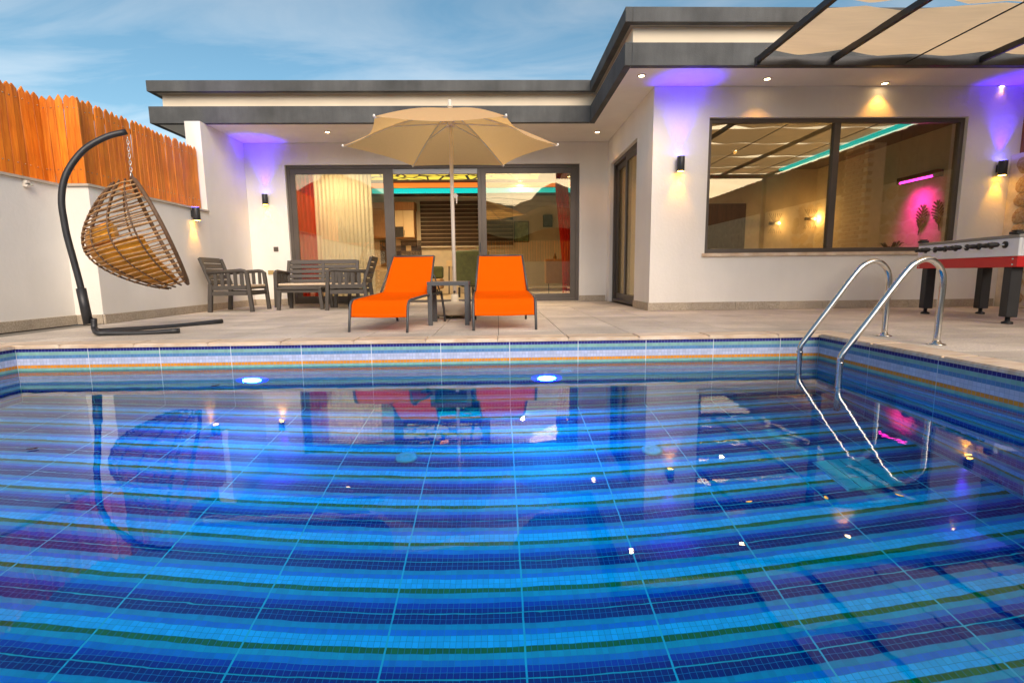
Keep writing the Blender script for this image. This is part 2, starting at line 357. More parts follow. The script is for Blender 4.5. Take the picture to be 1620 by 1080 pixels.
ridge('hills', 620, [(200, .12), (420, .15), (560, .215), (660, .17), (800, .14), (880, .185), (1000, .17), (1130, .11), (1300, .15), (1600, .14)], M_hill2, 11, 200)

# ------------------------------------------------------------------ pool shell, mosaic sheets, coping
M_mfloor = mosaic('mosaic_floor', ROWS_F, 1, -1, YP, 0, XL)
M_mfar = mosaic('mosaic_far_wall', ROWS_W, 2, -1, -.03+SHEETY/11, 0, XL)
M_mside = mosaic('mosaic_side_wall', ROWS_W, 2, -1, -.03+SHEETY/11, 1, YP)
pf = MB().box(XL-.1, XR+.1, YN-.1, YP+.1, ZF-.1, ZF-.002).build('pool_floor', M_grout); tag(pf, kind='structure')
def sheet_mesh(x, y, z, m, nm='mosaic_sheet'): return boxm(x, y, z, m, nm)
GAP, GAPF = .007, .009
sm_f = sheet_mesh(SHEETX-GAPF, SHEETY-GAP, .012, M_mfloor)
nx = int((XR-XL)/SHEETX)+1; ny = int((YP-YN)/SHEETY)+1
for i in range(nx):
    for j in range(ny):
        x0 = XL+i*SHEETX; x1 = min(x0+SHEETX, XR); y1 = YP-j*SHEETY; y0 = max(y1-SHEETY, YN)
        if x1-x0 < .02 or y1-y0 < .02: continue
        piece('mosaic_sheet', sm_f, pf, ((x0+x1)/2, (y0+y1)/2, ZF-.006), scale=((x1-x0-GAPF)/(SHEETX-GAPF), (y1-y0-GAP)/(SHEETY-GAP), 1))
def poolwall(axis, at, lo, hi, n, mtl, out):
    # axis 0: wall runs along x at y=at ; axis 1: runs along y at x=at ; out = +-1 direction away from the water
    b = MB(); t0, t1 = sorted((at+out*.002, at+out*.1))
    if axis == 0: b.box(lo-.1, hi+.1, t0, t1, ZF-.1, -.031)
    else: b.box(t0, t1, lo, hi, ZF-.1, -.031)
    w = tag(b.build('pool_wall', M_grout), kind='structure')
    if not n: return w
    for i in range(int((hi-lo)/SHEETX)+1):
        if axis == 0: a0 = lo+i*SHEETX; a1 = min(a0+SHEETX, hi)
        else: a1 = hi-i*SHEETX; a0 = max(a1-SHEETX, lo)
        if a1-a0 < .02: continue
        ztop = -.031
        zs = [ztop] + [-.03+SHEETY/11-SHEETY*k for k in range(1, 7)]
        for k in range(len(zs)-1):
            za, zb = zs[k], max(zs[k+1], ZF)
            if za-zb < .02: continue
            hgt = za-zb-GAP if k else za-zb-GAP/2; zc = (za+zb)/2 + (0 if k else GAP/4)
            if axis == 0: piece('mosaic_sheet', sheet_cache(a1-a0-GAP, .012, hgt, mtl), w, ((a0+a1)/2, at+out*.006, zc))
            else: piece('mosaic_sheet', sheet_cache(.012, a1-a0-GAP, hgt, mtl), w, (at+out*.006, (a0+a1)/2, zc))
    return w
_sc = {}
def sheet_cache(x, y, z, m):
    k = (round(x, 4), round(y, 4), round(z, 4), m.name)
    if k not in _sc: _sc[k] = sheet_mesh(x, y, z, m)
    return _sc[k]
poolwall(0, YP, XL, XR, 1, M_mfar, 1)
poolwall(1, XR, YN, YP, 1, M_mside, 1)
poolwall(1, XL, YN, YP, 1, M_mside, -1)
poolwall(0, YN, XL, XR, 0, M_mfar, -1)
CW = .24
cop = tag(MB().box(XL-CW+.01, XR+CW-.01, YP+.02, YP+CW-.01, -.034, -.028).box(XR+.02, XR+CW-.01, YN-CW+.01, YP+.02, -.034, -.028).box(XL-CW+.01, XL-.02, YN-CW+.01, YP+.02, -.034, -.028).box(XL-.02, XR+.02, YN-CW+.01, YN-.02, -.034, -.028).build('pool_coping', M_joint), kind='structure')
def cope_mesh(lx, ly):
    m = boxm(lx, ly, .03, M_trav, 'coping_stone'); bm = bmesh.new(); bm.from_mesh(m)
    bmesh.ops.bevel(bm, geom=[e for e in bm.edges if all(v.co.z > 0 for v in e.verts)], offset=.009, segments=2, affect='EDGES'); bm.to_mesh(m); bm.free(); return m
def coperow(x0, x1, y0, y1, along, step=.6):
    lo, hi = (x0, x1) if along == 0 else (y0, y1); n = max(1, round((hi-lo)/step)); s = (hi-lo)/n
    m = cope_mesh(s-.003, y1-y0) if along == 0 else cope_mesh(x1-x0, s-.003)
    for i in range(n):
        c = lo+s*(i+.5)
        piece('coping_stone', m, cop, (c, (y0+y1)/2, -.013) if along == 0 else ((x0+x1)/2, c, -.013))
coperow(XL-CW, XR+CW, YP-.015, YP+CW, 0)
coperow(XR-.015, XR+CW, YN-CW, YP-.018, 1)
coperow(XL-CW, XL+.015, YN-CW, YP-.018, 1)
coperow(XL+.018, XR-.018, YN-CW, YN+.015, 0)

# water
def water_mat():
    m = bpy.data.materials.new('pool_water'); m.use_nodes = True; t = m.node_tree; t.nodes.clear(); l = t.links.new
    o = N(t, 'ShaderNodeOutputMaterial'); rf = N(t, 'ShaderNodeBsdfRefraction'); gl = N(t, 'ShaderNodeBsdfGlossy'); mi = N(t, 'ShaderNodeMixShader'); fr = N(t, 'ShaderNodeFresnel')
    for n in (rf, fr): n.inputs['IOR'].default_value = 1.333
    rf.inputs['Roughness'].default_value = 0; gl.inputs['Roughness'].default_value = 0; gl.inputs[0].default_value = (1, 1, 1, 1)
    rf.inputs[0].default_value = (.012, .84, 1, 1)
    tcn = N(t, 'ShaderNodeTexCoord'); mpn = N(t, 'ShaderNodeMapping'); mpn.inputs['Scale'].default_value = (1, 1.6, 1); l(tcn.outputs['Object'], mpn.inputs[0])
    n1 = N(t, 'ShaderNodeTexNoise'); n1.inputs['Scale'].default_value = 2.2; n1.inputs['Detail'].default_value = 2; l(mpn.outputs[0], n1.inputs[0])
    n2 = N(t, 'ShaderNodeTexNoise'); n2.inputs['Scale'].default_value = 11; n2.inputs['Detail'].default_value = 2; l(mpn.outputs[0], n2.inputs[0])
    ma = N(t, 'ShaderNodeMath', operation='MULTIPLY_ADD'); l(n2.outputs[0], ma.inputs[0]); ma.inputs[1].default_value = .16; l(n1.outputs[0], ma.inputs[2])
    bp = N(t, 'ShaderNodeBump'); bp.inputs['Strength'].default_value = 1; bp.inputs['Distance'].default_value = .0010; l(ma.outputs[0], bp.inputs['Height'])
    for n in (rf, gl, fr): l(bp.outputs[0], n.inputs['Normal'])
    l(fr.outputs[0], mi.inputs[0]); l(rf.outputs[0], mi.inputs[1]); l(gl.outputs[0], mi.inputs[2]); l(mi.outputs[0], o.inputs[0])
    return m
wt = MB().face((XL-.004, YN-.004, ZW), (XR+.004, YN-.004, ZW), (XR+.004, YP+.004, ZW), (XL-.004, YP+.004, ZW)).build('pool_water', water_mat()); tag(wt, kind='structure')

# pool fittings
def pool_lamp(x, z, label):
    t = tag(empty('pool_light', (x, YP, z)), label, 'pool light', 'underwater lights on the far pool wall')
    def ring(r, y0, y1, seg=28):
        b = MB().lathe([(r*.94, 0), (r, (y0-y1)*.4), (r, y0-y1)], seg); b.v = [(X, y1+Z if False else -Z, Y) for X, Y, Z in b.v]; return b
    ring(.135, .03, 0).build('housing', emit('blue_lamp_ring', (.02, .03, .9), .5), t)
    b = MB().lathe([(.078, .0), (.075, .010), (.04, .018)], 28); b.v = [(X, -.03-Z, Y) for X, Y, Z in b.v]; b.build('lens', M_poolled, t)
pool_lamp(-2.10, -.75, 'lit underwater pool light below the orange lounger nearest the sofa set')
pool_lamp(.41, -.80, 'lit underwater pool light below the right orange lounger')
def disc(name, r, h, loc, mtl, label, cat, vertical=False):
    b = MB().lathe([(r, 0), (r, h*.6), (r*.82, h), (r*.35, h), (r*.3, h*.7)], 24)
    if vertical: b.v = [(X, -Z, Y) for X, Y, Z in b.v]
    o = b.build(name, mtl, loc=loc); return tag(o, label, cat)
M_fit = mat('pale_pool_fitting', (.35, .55, .62), .5)
disc('wall_inlet', .055, .02, (.59, YP, -.57), M_fit, 'small round return inlet in the far pool wall beside a lamp', 'pool inlet', True)
disc('floor_inlet', .075, .02, (-.66, 3.38, ZF), M_fit, 'round floor inlet on the striped pool floor, nearer the middle', 'pool inlet')['group'] = 'round inlets on the pool floor'
disc('floor_inlet', .075, .02, (1.08, 3.38, ZF), M_fit, 'round floor inlet on the striped pool floor, nearer the ladder', 'pool inlet')['group'] = 'round inlets on the pool floor'
gr = tag(empty('floor_drain', (2.2, 2.88, ZF)), 'pale square drain grate on the pool floor near the ladder', 'drain')
MB().box(-.17, .17, -.17, .17, .001, .008).build('frame', M_fit, gr)
gm = boxm(.075, .105, .012, M_fit, 'grate_panel')
for i in range(4):
    for j in range(3): piece('grate_panel', gm, gr, (-.123+i*.082, -.11+j*.11, .013))

# fallen leaves on the water, and lamp reflections made as yellow floating scraps
def floater(px, py, size, mtl, label, cat, rz):
    p = G(px, py, ZW)
    def fn(u, v):
        x = (u-.5)*2; w = .42*(1-x*x)**.7 if abs(x) < 1 else 0
        return (x*size, (v-.5)*2*w*size, .003+.12*size*((v-.5)*2)**2+.10*size*x*x)
    o = MB().grid(fn, 8, 4).build('floating_leaf', mtl, loc=(p.x, p.y, ZW), rz=rz); tag(o, label, cat, 'leaves and petals on the water')
M_lampglint = mat('yellow_lamp_reflection', (.85, .55, .10), .6, var=.2); M_dleaf = mat('dead_leaf', (.03, .025, .02), .7, var=.3)
floater(52, 711, .022, M_dleaf, 'dark fallen leaf floating at the left edge of the pool', 'leaf', .4)
floater(341, 611, .030, M_dleaf, 'thin dark leaf floating near the far pool wall', 'leaf', .9)
floater(1185, 795, .012, M_lampglint, 'lamp reflection made as a yellow scrap on the water, leftmost of the three', 'lamp reflection', .2)
floater(1307, 789, .014, M_lampglint, 'lamp reflection made as a yellow scrap on the water, middle of the three', 'lamp reflection', 1.2)
floater(1423, 785, .013, M_lampglint, 'lamp reflection made as a yellow scrap on the water, rightmost of the three', 'lamp reflection', 2.2)

# ------------------------------------------------------------------ deck
dk = tag(MB().box(-9, XL-CW-.004, -9, 10.0, -.04, -.011).box(XR+CW+.004, 7.6, -9, YW+.05, -.04, -.011).box(XL-CW-.004, XR+CW+.004, YP+CW+.004, 10.0, -.04, -.011).box(XL-CW-.004, XR+CW+.004, -9, YN-CW-.004, -.04, -.011).build('deck', M_joint), kind='structure')
TX, TY = .6, .3
tm = boxm(TX-.006, TY-.006, .016, M_deck, 'deck_tile', .0015)
def tiles(x0, x1, y0, y1):
    y = y0
    while y < y1-.02:
        ye = min(y+TY, y1); x = x0
        while x < x1-.02:
            xe = min(x+TX, x1)
            piece('deck_tile', tm, dk, ((x+xe)/2, (y+ye)/2, -.008+rnd.uniform(-.0006, .0006)), scale=((xe-x-.004)/(TX-.004), (ye-y-.004)/(TY-.004), 1)); x += TX
        y += TY
tiles(X2+.02, XW, YP+CW, YF-.02)
tiles(XW, XS, YP+CW, YW-.02)
tiles(XR+CW, XS, 1.7, YP+CW)

# ------------------------------------------------------------------ villa
villa = tag(empty('villa', (0, YF, 0)), 'single storey white villa with flat grey banded roof and wide glass doors', 'house')
def vb(b, name, mtl, parent=None, bevel=0):
    p = parent or villa; oy = YF
    if p is villa: b.v = [(x, y-oy, z) for x, y, z in b.v]; return b.build(name, mtl, p, bevel)
    # sub-part: parent's own offset is zero, it is itself a child of the villa
    b.v = [(x, y-oy, z) for x, y, z in b.v]; return b.build(name, mtl, p, bevel)
DX0, DX1, DZ = -4.07, 1.637, 2.68
WX0, WX1, WZ0, WZ1 = 2.976, 6.668, .797, 2.673
SY0, SY1, SZ = 7.98, 9.80, 2.62              # sliding door in the wing's side wall
wl = MB()
# facade
wl.box(X2-.25, DX0, YF, YF+.25, 0, ZS).box(DX1, XW+.25, YF, YF+.25, 0, ZS).box(DX0, DX1, YF, YF+.25, DZ, ZS)
vb(wl, 'facade_wall', M_white)
wl = MB().box(XW, WX0, YW, YW+.25, 0, ZS).box(WX1, XS+.3, YW, YW+.25, 0, ZS).box(WX0, WX1, YW, YW+.25, 0, WZ0).box(WX0, WX1, YW, YW+.25, WZ1, ZS)
vb(wl, 'wing_front_wall', M_white)
wl = MB().box(XW, XW+.25, YW+.251, SY0, 0, ZS).box(XW, XW+.25, SY1, YF-.001, 0, ZS).box(XW, XW+.25, SY0, SY1, SZ, ZS)
vb(wl, 'wing_side_wall', M_white)
vb(MB().box(X2-.25, X2, YE, YF-.001, 0, ZS), 'end_wall', M_white)
# rooms (plain shells seen through the glass)
YB, YB2 = 15.2, 11.6
vb(MB().box(-5.05, -4.9, YF+.251, YB, 0, 2.95).box(2.25, 2.4, YB2+.2, YB, 0, 2.95).box(-4.9, 2.25, YB, YB+.15, 0, 2.95), 'living_room_wall', M_inw)
vb(MB().box(-4.9, 2.25, YF+.25, YB, .004, .02).box(2.441, XS+.2, YW+.25, YB2, .004, .02), 'interior_floor', M_infl)
vb(MB().box(-4.9, 2.24, YF+.25, YB, 2.86, 2.94).box(2.445, XS+.04, YW+.25, YB2, 2.86, 2.94), 'interior_ceiling', M_indk)
vb(MB().box(XS+.05, XS+.2, YW+.251, YB2, 0, 2.95).box(2.441, XS+.2, YB2, YB2+.15, 0, 2.95).box(2.19, 2.44, YF+.251, YB2+.15, 0, 2.95), 'wing_room_wall', M_inw)
# roof: white slabs, grey fascia bands, cream recess
YO, YO2, XO, XRL, XRR = 6.48, 8.77, 1.603, -5.70, 9.2
Z1, Z2, Z3, Z4 = ZS, 3.348, 3.58, 3.753
vb(MB().box(XRL+.03, XO-.01, YO2+.03, YB+.6, Z1+.004, Z2-.004).box(XO+.03, XRR, YO+.03, YB+.6, Z1+.004, Z2-.004).box(XO-.01, XO+.03, YO2+.03, YB+.6, Z1+.004, Z2-.004), 'soffit', M_white)
vb(MB().box(XRL+.15, XRR, YO2+.15, YB+.4, Z2-.004, Z3).box(XO+.13, XRR-.01, YO+.13, YO2+.149, Z2-.004, Z3), 'parapet', M_cream)
def band(z0, z1, d, name):
    t = .09
    b = MB().box(XRL, XO, YO2, YO2+t, z0, z1).box(XO, XO+t, YO, YO2+t, z0, z1).box(XO+t, XRR, YO, YO+t, z0, z1).box(XRL, XRL+t, YO2+t, YB+.7, z0, z1)
    return vb(b, name, M_band, bevel=.006)
band(Z1, Z2, 0, 'lower_fascia'); band(Z3+.001, Z4, 0, 'upper_fascia')
vb(MB().box(XRL+.09, XO+.09, YO2+.09, YB+.7, Z3+.002, Z4-.02).box(XO+.09, XRR, YO+.09, YB+.7, Z3+.002, Z4-.02), 'roof', M_conc)
vb(MB().box(XRL+.09, XO+.01, YO2+.09, YO2+.16, Z2-.006, Z2-.001).box(XO+.09, XO+.14, YO+.09, YO2+.09, Z2-.006, Z2-.001).box(XO+.14, XRR, YO+.09, YO+.14, Z2-.006, Z2-.001), 'ledge', M_band)
# skirting stones
def skirt(p, q, nrm, parent, h=.115, step=.62):
    p, q = Vector(p), Vector(q); L_ = (q-p).length; n = max(1, round(L_/step)); s = L_/n; d = (q-p)/L_; nv = Vector(nrm)
    m = boxm(s-.003, .018, h, M_skirt, 'skirting_stone', .002); ang = math.atan2(d.y, d.x)
    off = Vector((0, YF, 0)) if parent is villa else Vector((0, 0, 0))
    if parent is not villa: off = parent.location.copy()
    for i in range(n):
        c = p + d*(s*(i+.5)) + nv*.009
        piece('skirting_stone', m, parent, (c.x-off.x, c.y-off.y, h/2), (0, 0, ang))
skirt((X2+.02, YF, 0), (DX0, YF, 0), (0, -1, 0), villa)
skirt((DX1, YF, 0), (XW-.02, YF, 0), (0, -1, 0), villa)
skirt((XW, YW, 0), (XW, SY0, 0), (-1, 0, 0), villa)
skirt((XW-.018, YW, 0), (XS, YW, 0), (0, -1, 0), villa)
skirt((X2, YE, 0), (X2, YF, 0), (1, 0, 0), villa)

# front sliding door: fixed frame, three leaves (the middle one stands open behind the left one)
def rect_frame(b, x0, x1, z0, z1, y0, y1, wl_, wr, wt_, wb):
    b.box(x0, x0+wl_, y0, y1, z0, z1).box(x1-wr, x1, y0, y1, z0, z1).box(x0+wl_, x1-wr, y0, y1, z1-wt_, z1).box(x0+wl_, x1-wr, y0, y1, z0, z0+wb); return b
door = vb(rect_frame(MB(), DX0, DX1, .012, DZ, YF+.06, YF+.19, .06, .06, .06, .045), 'sliding_door', M_frame, bevel=.004)
def leaf(x0, x1, y0, name, par, mtl=M_frame):
    f = vb(rect_frame(MB(), x0, x1, .058, DZ-.062, y0, y0+.045, .095, .11, .10, .10), 'door_leaf', mtl, par, bevel=.003)
    return vb(MB().box(x0+.09, x1-.105, y0+.018, y0+.028, .15, DZ-.155), 'pane', M_glass, par)
leaf(DX0+.061, -2.10, YF+.068, 'l', door); leaf(-.30, DX1-.061, YF+.068, 'r', door)
for xa, xb in ((-2.10, -2.02), (-.37, -.30)): vb(MB().box(xa, xb, YF+.064, YF+.125, .058, DZ-.062), 'meeting_stile', M_frame, door, bevel=.004)
vb(MB().box(-2.02, -.37, YF+.10, YF+.18, DZ-.16, DZ-.062), 'transom', M_grey, door)
vb(MB().box(-.345, -.325, YF+.045, YF+.064, 1.0, 1.18), 'handle', M_dark, door)
vb(MB().box(DX0-.01, DX1+.01, YF-.03, YF+.06, .0, .012), 'threshold', M_skirt, door)

# wing window
win = vb(rect_frame(MB(), WX0, WX1, WZ0+.02, WZ1, YW+.05, YW+.13, .06, .06, .06, .06), 'window', M_frame, bevel=.003)
xm = aY(1322, 300, YW).x
vb(MB().box(xm-.045, xm+.045, YW+.045, YW+.125, WZ0+.081, WZ1-.061), 'mullion', M_frame, win, bevel=.003)
vb(MB().box(WX0+.058, xm-.043, YW+.08, YW+.09, WZ0+.078, WZ1-.058), 'pane', M_glass, win)
vb(MB().box(xm+.043, WX1-.058, YW+.08, YW+.09, WZ0+.078, WZ1-.058), 'pane', M_glass, win)
vb(MB().box(WX0-.04, WX1+.04, YW-.035, YW+.05, WZ0-.03, WZ0+.018), 'sill', M_trav, win, bevel=.004)

# side sliding door of the wing
sdoor = MB(); f = .06
sdoor.box(XW+.06, XW+.18, SY0, SY0+f, .012, SZ).box(XW+.06, XW+.18, SY1-f, SY1, .012, SZ).box(XW+.06, XW+.18, SY0+f, SY1-f, SZ-f, SZ).box(XW+.06, XW+.18, SY0+f, SY1-f, .012, .06)
sdoor = vb(sdoor, 'sliding_door', M_frame, bevel=.004)
ym = (SY0+SY1)/2
for a, b_, xo in ((SY0+f+.001, ym+.03, XW+.065), (ym-.03, SY1-f-.001, XW+.12)):
    q = MB()
    q.box(xo, xo+.045, a, a+.09, .061, SZ-f-.001).box(xo, xo+.045, b_-.09, b_, .061, SZ-f-.001).box(xo, xo+.045, a+.09, b_-.09, SZ-f-.10, SZ-f-.001).box(xo, xo+.045, a+.09, b_-.09, .061, .17)
    vb(q, 'door_leaf', M_frame, sdoor, bevel=.003); vb(MB().box(xo+.018, xo+.028, a+.088, b_-.088, .168, SZ-f-.098), 'pane', M_glass, sdoor)

# soffit downlights
def downlight(px, py, label, k=1.0, X=None, Y=None):
    p = G(px, py, ZS)
    t = tag(empty('downlight', (p.x, p.y, ZS)), label, 'ceiling light', 'warm downlights in the soffit')
    b = MB().lathe([(.055, .003), (.055, -.006), (.042, -.009), (.036, -.004)], 24); b.build('trim_ring', M_rib, t)
    MB().lathe([(.036, -.0035), (.030, -.006), (.001, -.006)], 20).build('bulb', M_warm, t)
    ld = bpy.data.lights.new('downlight_spot', 'SPOT'); ld.energy = 10*k; ld.color = (1, .42, .06); ld.spot_size = R(95); ld.spot_blend = .7; ld.shadow_soft_size = .03
    lo = bpy.data.objects.new('lamp_light', ld); COL.objects.link(lo); lo.parent = t; lo.location = (0, 0, -.02)
downlight(1015, 120, 'soffit downlight nearest the wing corner of the roof')
downlight(1214, 125, 'soffit downlight above the left half of the big window')
downlight(1400, 132, 'soffit downlight above the right half of the big window')
downlight(1583, 137, 'soffit downlight at the far right above the wall lamp beside the window')
downlight(518, 209, 'soffit downlight above the left glass door panel')
downlight(733, 209, 'soffit downlight seen through the parasol cloth')
downlight(945, 209, 'soffit downlight above the bare wall between front door and side door')

# wall lamps: blue light up, amber light down
def wall_lamp(loc, rz, label, up=1.0):
    # local frame: wall behind at +y, lamp at y<0
    t = tag(empty('wall_lamp', loc, rz), label, 'wall lamp', 'black up and down wall lamps')
    b = MB().lathe([(.050, -.1), (.052, -.095), (.052, .095), (.050, .1)], 24, (0, -.075, 0)); b.build('shade', M_dark, t)
    MB().box(-.028, .028, -.03, -.001, -.05, .05).build('bracket', M_dark, t, bevel=.003)
    MB().lathe([(.044, .1005), (.04, .103), (.002, .103)], 20, (0, -.075, 0)).build('upper_lens', emit('blue_lens', (.12, .10, 1), 14), t)
    MB().lathe([(.002, -.103), (.04, -.103), (.044, -.1005)], 20, (0, -.075, 0)).build('lower_lens', emit('amber_lens', (1, .50, .06), 14), t)
    for s, col, e, tilt in ((1, (.06, .004, 1), 46*up, 6), (-1, (1, .42, .02), 7, 12)):
        ld = bpy.data.lights.new('wall_lamp_beam', 'SPOT'); ld.energy = e; ld.color = col; ld.spot_size = R(66); ld.spot_blend = .85; ld.shadow_soft_size = .025
        lo = bpy.data.objects.new('lamp_light', ld); COL.objects.link(lo); lo.parent = t; lo.location = (0, -.075, .115*s)
        lo.rotation_euler = (R(180+tilt) if s > 0 else R(-tilt)*-1, 0, 0)
    return t
c = aY(1074, 261, YW); wall_lamp((c.x, YW, 2.04), 0, 'black wall lamp on the wing wall left of the big window')
c = aY(1578, 268, YW); wall_lamp((c.x, YW, 1.96), 0, 'black wall lamp between the big window and the stone wall')
c = aY(422, 316, YF); wall_lamp((c.x, YF, 2.03), 0, 'black wall lamp on the house wall left of the glass doors')
c = aX(303, 336, X2); wall_lamp((X2, c.y, 1.55), R(90), 'black wall lamp on the garden wall just below the picket fence', .5)

# switch plates
sw = tag(MB().box(-.045, .045, -.012, 0, -.045, .045).build('light_switch', M_frame, bevel=.003, loc=(-4.34, YF, 1.09)), 'small dark switch plate on the wall left of the glass doors', 'switch')
sw = tag(MB().box(-.055, .055, -.014, 0, -.04, .04).build('power_socket', mat('brass_plate', (.42, .30, .12), .5), bevel=.003, loc=(-4.47, YF, .64)), 'small tan socket plate low on the wall behind the sofa', 'socket')
tp = tag(empty('garden_tap', (6.78, YW, .62)), 'small dark wall tap under the football table', 'tap')
MB().tube([(0, 0, 0), (0, -.05, 0), (0, -.075, -.02), (0, -.08, -.05)], .012, 8).build('spout', M_dark, tp); MB().bar((-.03, -.045, .025), (.05, -.045, .025), .012, .012).build('handle', M_dark, tp)

# ------------------------------------------------------------------ left garden wall with picket fence
gw = tag(empty('garden_wall', (X2, YJ, 0)), 'low white garden wall with a jog and stone cap behind the swing chair', 'wall')
def lw(b, name, mtl, bev=0): b.v = [(x-X2, y-YJ, z) for x, y, z in b.v]; return b.build(name, mtl, gw, bev)
lw(MB().box(X2-.22, X2, YJ, YE-.001, 0, 1.63), 'wall', M_white)
lw(MB().box(X1-.22, X1, -3, YJ, 0, 1.63).box(X1, X2-.221, YJ, YJ+.22, 0, 1.63), 'wall', M_white)
CAPM = mat('cap_stone', (.52, .46, .38), .7, var=.1)
lw(MB().box(X2-.24, X2+.03, YJ-.03, YE-.002, 1.632, 1.66), 'cap', CAPM); lw(MB().box(X1-.24, X1+.03, -3, YJ-.031, 1.632, 1.66), 'cap', CAPM)
for p, q, nrm in (((X2, YJ, 0), (X2, YE, 0), (1, 0, 0)), ((X1, 2.0, 0), (X1, YJ, 0), (1, 0, 0)), ((X1+.02, YJ, 0), (X2, YJ, 0), (0, -1, 0))):
    skirt((p[0], p[1], 0), (q[0], q[1], 0), nrm, gw)
fe = tag(empty('picket_fence', (X2-.1, YJ, 1.66)), 'orange stained pointed picket fence on top of the white garden wall', 'fence')
pw = .086
def picket_mesh(k):
    h = 1.0; tip = .045+.012*(k % 3); w = pw*(.94+.05*((k*7) % 3)/2)
    poly = [(-w/2, 0), (w/2, 0), (w/2, h-tip), (w*.08*((k % 3)-1), h), (-w/2, h-tip)]
    m = MB().prism(poly, lambda u, v: (-.009, u, v), lambda u, v: (.009, u, v)).mesh('picket', M_wood)
    bm = bmesh.new(); bm.from_mesh(m); bmesh.ops.bevel(bm, geom=bm.edges[:], offset=.003, segments=1, affect='EDGES'); bm.to_mesh(m); bm.free(); return m
PK = [picket_mesh(k) for k in range(5)]
screw = MB().lathe([(.008, 0), (.006, .004)], 8).mesh('screw', M_steel)
def fence_run(x, y0, y1, h):
    y = y0; i = 0
    while y < y1-.03:
        hh = h(y) if callable(h) else h
        o = piece('picket', PK[rnd.randrange(5)], fe, (x-(X2-.1)+rnd.uniform(-.004, .004), y+pw/2-YJ, 0), (rnd.uniform(-.018, .018), 0, rnd.uniform(-.05, .05)), (1, 1, hh*rnd.uniform(.985, 1.02)))
        for z in (.16, .86):
            for dy in (0,): piece('screw', screw, o, (.009, dy+rnd.uniform(-.02, .02), z), (0, R(90), 0))
        y += pw+rnd.uniform(-.002, .005); i += 1
fence_run(X2-.09, YJ-.02, YE-.01, 1.0); fence_run(X1-.09, 3.4, YJ-.03, 1.0)
for i in range(5):
    o = piece('picket', PK[i % 5], fe, (X1-.05+i*.087-(X2-.1), -.02+rnd.uniform(-.004, .004), 0), (rnd.uniform(-.015, .015), 0, R(-90)+rnd.uniform(-.04, .04)), (1, 1, rnd.uniform(.97, 1.0)))
    for z in (.16, .86): piece('screw', screw, o, (.009, 0, z), (0, R(90), 0))
for z in (.16, .86):
    MB().box(-.055, -.012, -2.8, -.06, z-.03, z+.03).build('rail', M_wood, fe, loc=(X1-X2, 0, 0)); MB().box(-.055, -.012, -.02, YE-YJ-.01, z-.03, z+.03).build('rail', M_wood, fe)
hk = tag(empty('cable_hook', (X1, 5.75, 1.60)), 'small white bracket under the wall cap left of the swing post', 'bracket')
MB().box(-.001, .05, -.02, .02, -.05, .02).box(.03, .05, -.02, .06, -.03, -.01).build('plate', M_rib, hk, bevel=.003)

# ------------------------------------------------------------------ right stone wall with fence on top
sw_ = tag(empty('stone_wall', (XS, 0, 0)), 'rubble stone wall of yellow limestone at the right edge beside the house', 'wall')
MB().box(.03, .45, -3.5, YW-.001, 0, 2.15).build('mortar', M_mortar, sw_)
def stone_mesh(k):
    r = random.Random(100+k); bm = bmesh.new(); bmesh.ops.create_icosphere(bm, subdivisions=2, radius=1)
    for v in bm.verts:
        n = noise.noise(v.co*1.4+Vector((k*3.1, 0, 0))); v.co *= 1+.28*n
        v.co.x = max(-.6, min(.55, v.co.x))
    m = bpy.data.meshes.new('stone'); bm.to_mesh(m); bm.free(); m.materials.append(M_stone); m.polygons.foreach_set('use_smooth', [True]*len(m.polygons)); return m
ST = [stone_mesh(k) for k in range(6)]
z = .14
while z < 2.1:
    y = YW-.12; rowh = rnd.uniform(.11, .17)
    while y > 2.2:
        w = rnd.uniform(.12, .24); 
        if rnd.random() < .9: piece('stone', ST[rnd.randrange(6)], sw_, (.035, y-w*.7, z+rnd.uniform(-.03, .03)), (rnd.uniform(-.4, .4), 0, 0), (.05, w*.80, rowh*rnd.uniform(.70, .95)))
        y -= w*1.55
    z += rowh*1.62
fr_ = tag(empty('board_fence', (XS+.15, 0, 2.15)), 'dark brown vertical board fence above the stone wall at the right edge', 'fence')
BM_ = boxm(.02, .13, .95, mat('brown_board', (.15, .055, .018), .6, col2=(.26, .10, .03), vscale=5, stretch=(8, 8, .7), rand=.2), 'board')
y = YW-.07
while y > -3.4: piece('board', BM_, fr_, (rnd.uniform(-.003, .003), y, .475+rnd.uniform(-.01, .01))); y -= .134
# brick barbecue on the stone wall (seen mirrored in the window)
bq = tag(empty('brick_barbecue', (XS-.02, 4.75, 0)), 'pale brick barbecue chimney mirrored in the big window', 'barbecue')
bm_ = boxm(.10, .215, .065, M_brick, 'brick', .004)
MB().box(-.46, -.02, -.42, .42, 0, 1.0).box(-.36, -.02, -.30, .30, 1.0, 2.9).build('core', M_mortar, bq)
for r_ in range(37):
    z = .04+r_*.077; hw, xf = (.42, -.48) if z < 1 else (.30, -.38); n = int(hw*2/.235)+1
    for i in range(n):
        yy = -hw+.11+i*.235+(.06 if r_ % 2 else -.03)
        if abs(yy) > hw-.05: continue
        if z < .8 and abs(yy) < .18: continue
        piece('brick', bm_, bq, (xf+.045, yy, z))

